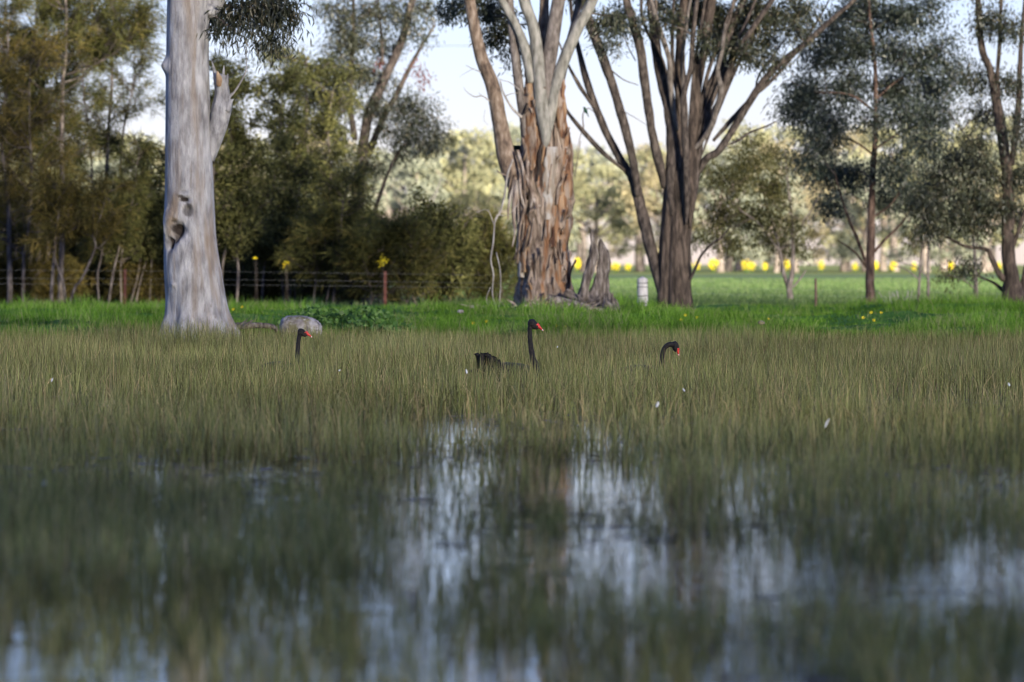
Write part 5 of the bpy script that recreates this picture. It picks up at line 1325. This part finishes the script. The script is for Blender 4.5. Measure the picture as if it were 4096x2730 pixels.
blades(g, x, y, z - 0.02, h, rg.uniform(0.15, 0.9, N), rg.uniform(0.006, 0.013, N), rg, tint)
o = g.build('bank_grass', MAT['grass'], None, False)
o['kind'] = 'stuff'
tag(o, 'lush bright green grass covering the bank behind the rushes', 'grass')
# broad-leaved weeds
g = Geo()
for px, py, D, w, n in ((1280, 1225, 88, 260, 900), (1450, 1245, 86, 240, 900), (1560, 1262, 84, 160, 300)):
    cx_ = (px - CX) / F * D
    xx = cx_ + rg.normal(size=n) * w / F * D * 0.42
    yy = D + rg.normal(size=n) * 1.0
    zz = gz(xx, yy) + rg.uniform(0.05, 0.30, n) * np.exp(-((xx - cx_) / (w / F * D * 0.7)) ** 2)
    leaves(g, np.stack([xx, yy, zz], 1), rg.normal(size=(n, 3)) * [1, 1, 0.35], rg.uniform(0.06, 0.11, n), rg.uniform(0.06, 0.10, n), rg)
    sticks(g, np.stack([xx, yy, gz(xx, yy)], 1)[::3], np.stack([xx, yy, zz], 1)[::3], 0.004, 0.003, rg)
o = g.build('broad_weeds', MAT['weed'], None, False)
o['kind'] = 'stuff'
tag(o, 'patches of broad dark green weed leaves among the bank grass', 'weeds')
# daisies
FL = [(934, 1239, 86, 'beside the grey trunk, lower of the pair'), (969, 1229, 87, 'beside the grey trunk, upper of the pair'), (1892, 1294, 83, 'left one of the two below the ribbon-barked gum'), (1947, 1287, 84, 'right one of the two below the ribbon-barked gum'),
      (2227, 1306, 82.5, 'just right of the tallest swan\'s bill'), (2262, 1308, 82.5, 'second right of the tallest swan\'s bill'), (2272, 1299, 83, 'small one above the pair right of the tallest swan'), (2420, 1289, 83.5, 'alone below the splintered stump'),
      (2742, 1263, 86, 'highest of three at the dark gum\'s foot'), (2724, 1280, 84.5, 'lowest of three at the dark gum\'s foot'), (2789, 1272, 85, 'rightmost of three at the dark gum\'s foot'),
      (3485, 1252, 87, 'top one of four under the red-brown trunk'), (3453, 1272, 85, 'outer left one of four under the red-brown trunk'), (3495, 1283, 84.5, 'bottom one of four under the red-brown trunk'), (3524, 1252, 87, 'outer right one of four under the red-brown trunk'), (3075, 1277, 85, 'beside the small buff stone'), (2252, 1262, 87, 'dim one in the grass below the ribbon-barked gum\'s right foot')]
for k, (px, py, D, lb) in enumerate(FL):
    c = W(px, py, float(D))
    fl = thing('yellow_flower', 'yellow daisy ' + lb, 'flower', (c[0], c[1], float(gz(c[0], c[1]))), 'yellow daisies in the bank grass')
    s = 0.030 if k not in (6, 16, 15) else 0.017
    g = Geo()
    tube(g, [[c[0] + 0.01, c[1] + 0.01, float(gz(c[0], c[1])) - 0.02], [c[0] + 0.008, c[1] + 0.01, (c[2] + float(gz(c[0], c[1]))) / 2], c + [0, 0.004, -0.005]], [0.004, 0.004, 0.003], 5, 6)
    g.build('stem', MAT['weed'], fl)
    g = Geo()
    an = np.arange(12) * 2 * np.pi / 12
    nrm = norm(np.array([rg.normal() * 0.3, -0.8, 0.55]))
    e1 = norm(np.cross(nrm, [0, 0, 1.0])); e2 = np.cross(nrm, e1)
    dirs = np.cos(an)[:, None] * e1 + np.sin(an)[:, None] * e2 + nrm * 0.35
    leaves(g, np.repeat(c[None], 12, 0), dirs, s, s * 0.5, rg, None, np.repeat(nrm[None], 12, 0))
    g.build('petals', MAT['yellow'], fl, False)
    g = Geo()
    tube(g, [c - nrm * 0.004, c + nrm * 0.006], [s * 0.32, s * 0.2], 8, 3)
    g.build('flower_centre', MAT['brownpost'], fl)
# young crop on the field
N = 70000
y = 121 + 170 * rg.random(N) ** 1.5
x = rg.uniform(-0.9, 3.2, N)
x = np.where(rg.random(N) < 0.85, (rg.random(N) * 1.14 - 0.14) * (0.0905 * y + 2), -rg.random(N) * (0.0905 * y + 2))
g = Geo()
blades(g, x, y, gz(x, y) - 0.01, rg.uniform(0.06, 0.16, N), rg.uniform(0.2, 0.8, N), rg.uniform(0.012, 0.03, N), rg)
o = g.build('field_crop', MAT['crop'], None, False)
o['kind'] = 'stuff'
tag(o, 'short even green crop covering the field beyond the fence', 'crop')

# ------------------------------------------------------------------ rushes standing in the pond
rg = np.random.default_rng(28)
def rush_set(N, ya, yb, hmin, hmax, wmin, wmax, dens, pw=1.0, tufts=0):
    if tufts:                            # stems grow in tufts of about that many
        n0 = N // tufts
        y = np.repeat(ya + (yb - ya) * rg.random(n0) ** pw, tufts)
        x = np.repeat(rg.uniform(-1, 1, n0), tufts) * (0.0905 * y + 0.8)
        N = len(x)
        r_ = np.repeat(rg.uniform(0.012, 0.055, n0), tufts)
        x, y = x + rg.normal(size=N) * r_, y + rg.normal(size=N) * r_ * 2
    else:
        y = ya + (yb - ya) * rg.random(N) ** pw
        x = rg.uniform(-1, 1, N) * (0.0905 * y + 0.8)
    keep = rg.random(N) < dens(x, y)
    x, y = x[keep], y[keep]
    n = len(x)
    tuft = fbm(np.stack([x * 0.7, y * 0.35, 0 * x], -1), 91, 3)
    h = (hmin + (hmax - hmin) * rg.random(n) ** 1.1) * (0.66 + 0.66 * tuft) * np.interp(y, [64, 78], [1.0, 1.14]) * (1 + 0.3 * np.exp(-((x + 4.5) / 1.2) ** 2) * (y > 73))
    lean = np.abs(rg.normal(0, 0.22, n)) + (rg.random(n) < 0.06) * rg.uniform(0.3, 1.0, n)
    straw = rg.random(n) < 0.11
    tint = np.clip(0.12 + 0.62 * tuft + rg.normal(0, 0.24, n), 0, 0.86)
    tint = np.where(straw, rg.uniform(0.86, 1.0, n), tint)
    gz0 = np.minimum(gz(x, y), -0.02)
    zb = np.maximum(gz0, -0.12)
    return x, y, zb, h - zb, lean, rg.uniform(wmin, wmax, n), tint
g = Geo()
def dens_far(x, y):
    n_ = fbm(np.stack([x * 0.55, y * 0.16, 0 * x], -1), 95, 3)
    base = np.interp(y, [35, 42, 48, 55, 64], [0.03, 0.16, 0.46, 0.82, 1.0])
    edge = 80.6 + 5.0 * (fbm(np.stack([x * 0.45, 0 * x, 0 * x], -1), 55, 3) - 0.5)
    base = np.where(y > edge, 0.0, base)
    hole = ((x - 4.0) / 1.1) ** 2 + ((y - 45) / 3.2) ** 2 < 1
    d = np.where(base > 0, np.clip(base + (n_ - 0.5) * np.interp(y, [38, 52, 58], [1.6, 0.9, 0.5]), 0, 1), 0)
    return np.where(hole, d * 0.18, d)
a = rush_set(165000, 34, 83.0, 0.13, 0.345, 0.005, 0.010, dens_far)
blades(g, *a[:5], a[5], rg, a[6], 0.3)
def dens_near(x, y):
    n_ = fbm(np.stack([x * 0.8 + 30, y * 0.22, 0 * x], -1), 97, 3)
    m_ = fbm(np.stack([x * 2.6, y * 0.6, 0 * x + 4], -1), 99, 2)
    lane = lambda c_, w_: np.exp(-(((x - c_) / w_) ** 2))      # lanes of opener water
    clear = lane(-0.40, 0.34) + lane(0.58, 0.30) + 0.8 * lane(1.22, 0.2)
    clear = np.clip(clear, 0, 1) * np.interp(y, [15, 22, 28, 42], [0.0, 0.2, 0.6, 0.6])
    d = np.clip((0.42 * n_ + 0.58 * m_ - 0.37) * 4.4, 0.10, 1.0) * np.interp(y, [14, 24, 34, 46], [0.95, 0.85, 0.7, 0.75])
    return d * (1 - clear)
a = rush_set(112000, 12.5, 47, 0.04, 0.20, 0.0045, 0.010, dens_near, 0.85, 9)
near_tint = np.clip(a[6] * 0.95 + 0.02 + np.where(a[6] > 0.86, 0.1, 0), 0, 0.9)      # near stems keep a slightly narrower, duller tint range
blades(g, *a[:5], a[5], rg, near_tint + (np.minimum(a[6], 0.95) - near_tint) * np.clip((a[1] - 30) / 14, 0, 1), 0.3)
nb_ = 3200                               # broken, bent dead stems
yb_ = 38 + 42 * rg.random(nb_)
xb_ = rg.uniform(-1, 1, nb_) * (0.0905 * yb_ + 0.8)
blades(g, xb_, yb_, np.full(nb_, -0.02), rg.uniform(0.15, 0.36, nb_), rg.uniform(0.4, 1.3, nb_), rg.uniform(0.007, 0.012, nb_), rg, rg.uniform(0.84, 1.0, nb_), 0.3)
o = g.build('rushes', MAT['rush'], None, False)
fg_ = Geo()                              # dead stems and scum afloat
nf = 9000
yf = 13 + 40 * rg.random(nf) ** 0.9
xf = rg.uniform(-1, 1, nf) * (0.0905 * yf + 0.8)
kf = fbm(np.stack([xf * 0.9, yf * 0.35, 0 * xf + 8], -1), 88, 3) > 0.5
xf, yf = xf[kf], yf[kf]
af = rg.normal(0, 0.5, len(xf))
leaves(fg_, np.stack([xf, yf, np.full(len(xf), 0.005)], 1), np.stack([np.cos(af), np.sin(af), 0 * af], 1), rg.uniform(0.05, 0.22, len(xf)), rg.uniform(0.008, 0.02, len(xf)), rg, None, np.tile([0, 0, 8.0], (len(xf), 1)))
fo = fg_.build('floating_litter', MAT['strip'], None, False)
fo['kind'] = 'stuff'
tag(fo, 'dead stems and scum floating on the open pond water', 'litter')
o['kind'] = 'stuff'
tag(o, 'olive and straw coloured rushes standing all over the pond', 'rushes')

# ------------------------------------------------------------------ swans
def swan(label, D, neck, head, bill, body, seed, ruffle):
    """neck: pixel path (px, py, width); head: (centre px, py, len, height); bill: (base px, py) -> tip; body: (tail px, chest px, top py)"""
    rn = np.random.default_rng(seed)
    s = D / F
    tx = (body[0] - CX) * s
    cxh = (body[1] - CX) * s
    ztop = H + (HY - body[2]) * s
    root = thing('black_swan', label, 'swan', ((tx + cxh) / 2, D, 0.0), 'black swans among the rushes')
    # body + neck + head: one continuous surface swept from tail to crown
    L = cxh - tx
    pts, rx, rz = [], [], []
    for f, r1, r2, zc in ((0.0, 0.03, 0.03, 0.80), (0.08, 0.09, 0.07, 0.72), (0.25, 0.155, 0.125, 0.50), (0.5, 0.19, 0.15, 0.40), (0.75, 0.175, 0.145, 0.36), (0.90, 0.13, 0.12, 0.38)):
        pts.append([tx + L * f, D, ztop * zc]); rx.append(r1); rz.append(r2)
    nk = np.array([W(p[0], p[1], D) for p in neck])
    pts.append([cxh + 0.0, D, ztop * 0.45]); rx.append(0.085); rz.append(0.085)
    for p, w3 in zip(neck, nk):
        pts.append(w3); rx.append(p[2] / 2 * s); rz.append(p[2] / 2 * s)
    hc = W(head[0], head[1], D)
    b0, b1 = W(*bill[0], D), W(*bill[1], D)
    hd = norm(b1 - b0)
    hr = head[2] / 2 * s
    pts += [hc - hd * hr * 0.75, hc, hc + hd * hr * 0.8, b0 + hd * 0.004]
    rx += [hr * 0.92, hr * 0.98, hr * 0.78, hr * 0.5]
    rz += [hr * 0.95, hr * 1.05, hr * 0.85, hr * 0.6]
    P = smooth_path(np.column_stack([pts, rx, rz]), 110)
    Rx, Rz, P = P[:, 3], P[:, 4], P[:, :3]
    T = norm(np.gradient(P, axis=0))
    U = np.tile([0.0, 1.0, 0.0], (len(P), 1))
    V = norm(np.cross(T, U))
    sides = 20
    th = np.linspace(0, 2 * np.pi, sides, endpoint=False)
    v = (P[:, None] + np.cos(th)[None, :, None] * U[:, None] * Rx[:, None, None] + np.sin(th)[None, :, None] * V[:, None] * Rz[:, None, None])
    v += (vnoise(v * 70, seed) - 0.5)[..., None] * 0.006
    v = v.reshape(-1, 3)
    nr = len(P)
    i = np.arange(nr - 1)[:, None] * sides
    j = np.arange(sides)[None]
    k = (j + 1) % sides
    q = np.stack([i + j, i + k, i + sides + k, i + sides + j], -1).reshape(-1, 4)
    v = np.vstack([v, P[0], P[-1]])
    n = nr * sides
    t = [[(a + 1) % sides, a, n] for a in range(sides)] + [[(nr - 1) * sides + a, (nr - 1) * sides + (a + 1) % sides, n + 1] for a in range(sides)]
    Geo().add(v, q, t).build('body', MAT['plume'], root)
    # bill: wedge, high at the forehead, flat spoon at the tip; white band and nail
    up = np.cross([0, -1.0, 0], hd); up = up / np.linalg.norm(up)
    if up[2] < 0 and abs(up[2]) > abs(up[0]): up = -up
    if np.dot(up, [-hd[2], 0, hd[0]]) < 0: up = -up
    Lb = np.linalg.norm(b1 - b0)
    def bill_part(f0, f1, nm, mat, grow=0.0):
        fs = np.linspace(f0, f1, 7)
        vv = []
        for f in fs:
            hgt = np.interp(f, [0, 0.25, 0.6, 0.85, 1.0], [hr * 1.25, hr * 0.92, hr * 0.55, hr * 0.38, hr * 0.14]) + grow
            wid = np.interp(f, [0, 0.5, 0.85, 1.0], [hr * 0.95, hr * 0.7, hr * 0.66, hr * 0.3]) + grow
            cc = b0 + (b1 - b0) * f + up * (hr * 0.10 * (1 - f) - 0.0 * f)
            for a in np.linspace(0, 2 * np.pi, 14, endpoint=False):
                vv.append(cc + up * math.sin(a) * hgt / 2 + np.array([0, 1, 0]) * math.cos(a) * wid / 2)
        nn = 14
        qq = [[r * nn + a, r * nn + (a + 1) % nn, (r + 1) * nn + (a + 1) % nn, (r + 1) * nn + a] for r in range(6) for a in range(nn)]
        tt = [[(a + 1) % nn, a, 7 * nn] for a in range(nn)] + [[6 * nn + a, 6 * nn + (a + 1) % nn, 7 * nn + 1] for a in range(nn)]
        vv += [np.mean(vv[:nn], 0), np.mean(vv[6 * nn:], 0)]
        return Geo().add(vv, qq, tt).build(nm, mat, root)
    bo = bill_part(-0.12, 0.80, 'bill', MAT['bill'])
    bill_part(0.78, 0.93, 'bill_band', MAT['billwhite'], 0.002)
    bill_part(0.92, 1.0, 'bill_tip', MAT['bill'], 0.001)
    # red skin running from the bill up to the eye, and the eye
    for sg in (-1, 1):
        g = Geo()
        e = hc + hd * hr * 0.62 + up * hr * 0.42 + np.array([0, sg * hr * 0.72, 0])
        tube(g, [b0 + up * hr * 0.35 + np.array([0, sg * hr * 0.52, 0]), (b0 + e) / 2 + up * hr * 0.2 + np.array([0, sg * hr * 0.30, 0]), e], [hr * 0.26, hr * 0.2, hr * 0.12], 8, 8)
        g.build('lore_skin', MAT['bill'], root)
        g = Geo()
        tube(g, [e - [0, sg * 0.006, 0], e, e + [0, sg * 0.004, 0]], [0.004, 0.0065, 0.003], 8, 6)
        g.build('eye', MAT['eye'], root)
    # curled wing feathers standing up over the back
    for k2 in range(ruffle):
        f = k2 / max(1, ruffle - 1)
        bxp = tx + 0.02 + f * 0.21 + rn.normal() * 0.008
        byp = D + rn.uniform(-0.13, 0.10)
        zb = ztop * np.interp(f, [0, 0.4, 1], [0.80, 0.80, 0.62])
        hgt = np.interp(f, [0, 0.6, 0.8, 1], [0.14, 0.155, 0.11, 0.05]) * rn.uniform(0.75, 1.12) * (1.0 if ruffle > 10 else 0.45) + (ztop - zb) * 0.3
        lean = rn.uniform(-0.4, 0.3)
        m2 = 7
        ff = np.linspace(0, 1, m2)
        P2 = np.stack([bxp + lean * hgt * ff ** 2, byp + 0 * ff + 0.03 * np.sin(ff * 2.5) * rn.normal(), zb + hgt * np.sin(ff * 1.75) / np.sin(1.57)], 1)
        wd = 0.022 * (0.6 + 0.9 * np.sin(np.pi * np.clip(ff * 0.85 + 0.12, 0, 1))) * (1 - 0.45 * ff ** 5)
        an = rn.uniform(-0.5, 0.5)
        sd = np.stack([np.cos(an) * wd, np.sin(an) * wd, 0.012 * np.sin(ff * 9 + k2)], 1)
        th_ = np.array([-math.sin(an), math.cos(an), 0]) * 0.002
        vv = np.concatenate([P2 - sd, P2 + th_ * 2, P2 + sd, P2 - th_])
        qq = []
        for r in range(m2 - 1):
            for a_, b_ in ((0, 1), (1, 2), (2, 3), (3, 0)):
                qq.append([a_ * m2 + r, b_ * m2 + r, b_ * m2 + r + 1, a_ * m2 + r + 1])
        qq += [[0, m2, 2 * m2, 3 * m2], [m2 - 1, 4 * m2 - 1, 3 * m2 - 1, 2 * m2 - 1]]
        Geo().add(vv, qq).build('wing_feather', MAT['plume'], root)
    # tail
    g = Geo()
    for a in np.linspace(-0.5, 0.5, 7):
        tube(g, [[tx + 0.05, D + a * 0.08, ztop * 0.78], [tx - 0.03, D + a * 0.14, ztop * 0.80], [tx - 0.09, D + a * 0.18, ztop * 0.74]], [0.014, 0.016, 0.004], 5, 7)
    g.build('tail', MAT['plume'], root)
    return root
swan('tallest black swan with upright neck and ruffled wing feathers showing above the rushes', 56.0,
     [(2146, 1490, 34), (2141, 1462, 29), (2132, 1438, 26), (2127, 1412, 22), (2123, 1380, 19), (2120, 1350, 18), (2119, 1325, 18), (2121, 1310, 20)], (2134, 1299, 31), ((2148, 1303), (2174, 1325)), (1915, 2140, 1468), 4, 18)
swan('smallest black swan with upright neck in front of the grey boulder', 60.0,
     [(1188, 1465, 28), (1190, 1441, 21), (1191, 1410, 18), (1193, 1378, 16), (1195, 1358, 16), (1199, 1342, 18)], (1210, 1332, 26), ((1224, 1334), (1250, 1351)), (1015, 1192, 1496), 5, 5)
swan('black swan arching its neck and pointing its red bill down at the rushes', 57.0,
     [(2646, 1480, 32), (2649, 1448, 24), (2650, 1424, 20), (2654, 1404, 19), (2662, 1389, 19), (2677, 1379, 20), (2691, 1380, 22)], (2702, 1388, 27), ((2709, 1398), (2715, 1424)), (2445, 2650, 1502), 6, 5)

# ------------------------------------------------------------------ white feathers caught in the rushes
for k, (px, py, D, w, h2, lb) in enumerate(((2630, 1618, 50, 14, 22, 'largest white feather in the rushes below the arching swan'), (3307, 1694, 45, 12, 40, 'tall white feather standing at the water edge on the right'), (208, 1520, 55, 8, 16, 'white feather low in the rushes left of the grey trunk'), (1866, 1486, 53, 8, 18, 'small white feather below the tallest swan\'s tail'), (2735, 1560, 51, 7, 14, 'small white feather below the arching swan\'s bill'), (4036, 1538, 54, 9, 14, 'white feather near the picture\'s right edge'), (176, 1933, 31, 26, 26, 'blurred white feather on the water near the lower left'), (1358, 1482, 56, 8, 7, 'white fleck right of the smallest swan'), (2230, 1388, 57, 5, 7, 'tiny white fleck right of the tallest swan\'s neck'), (1640, 2380, 20.5, 48, 60, 'blurred pale feather on the water in the lower middle'))):
    zt = float(np.interp(py, [1388, 1480, 1620, 1700, 1900], [0.34, 0.27, 0.17, 0.12, 0.025]))      # on the stems, or afloat
    D = (H - zt) * F / (py - HY)
    c = W(px, py, float(D))
    s = D / F
    m2 = 8
    ff = np.linspace(0, 1, m2)
    an = 0.5 + k
    P2 = np.stack([c[0] + (ff - 0.5) * h2 * s * math.sin(an) * 0.5, c[1] + 0.01 * np.sin(ff * 3), c[2] + (ff - 0.5) * h2 * s], 1)
    wd = w / 2 * s * np.sin(np.pi * (0.08 + 0.86 * ff)) ** 0.7
    vv = np.concatenate([P2 - np.outer(wd, [1, 0.3, 0]), P2 + [0, 0.006, 0], P2 + np.outer(wd, [1, -0.3, 0]), P2 - [0, 0.003, 0]])
    qq = []
    for r in range(m2 - 1):
        for a_, b_ in ((0, 1), (1, 2), (2, 3), (3, 0)):
            qq.append([a_ * m2 + r, b_ * m2 + r, b_ * m2 + r + 1, a_ * m2 + r + 1])
    qq += [[0, m2, 2 * m2, 3 * m2], [m2 - 1, 4 * m2 - 1, 3 * m2 - 1, 2 * m2 - 1]]
    tag(Geo().add(vv, qq).build('white_feather', MAT['feather']), lb, 'feather', 'white feathers among the rushes')

for o in COL.objects:
    if '_o' in o: del o['_o']
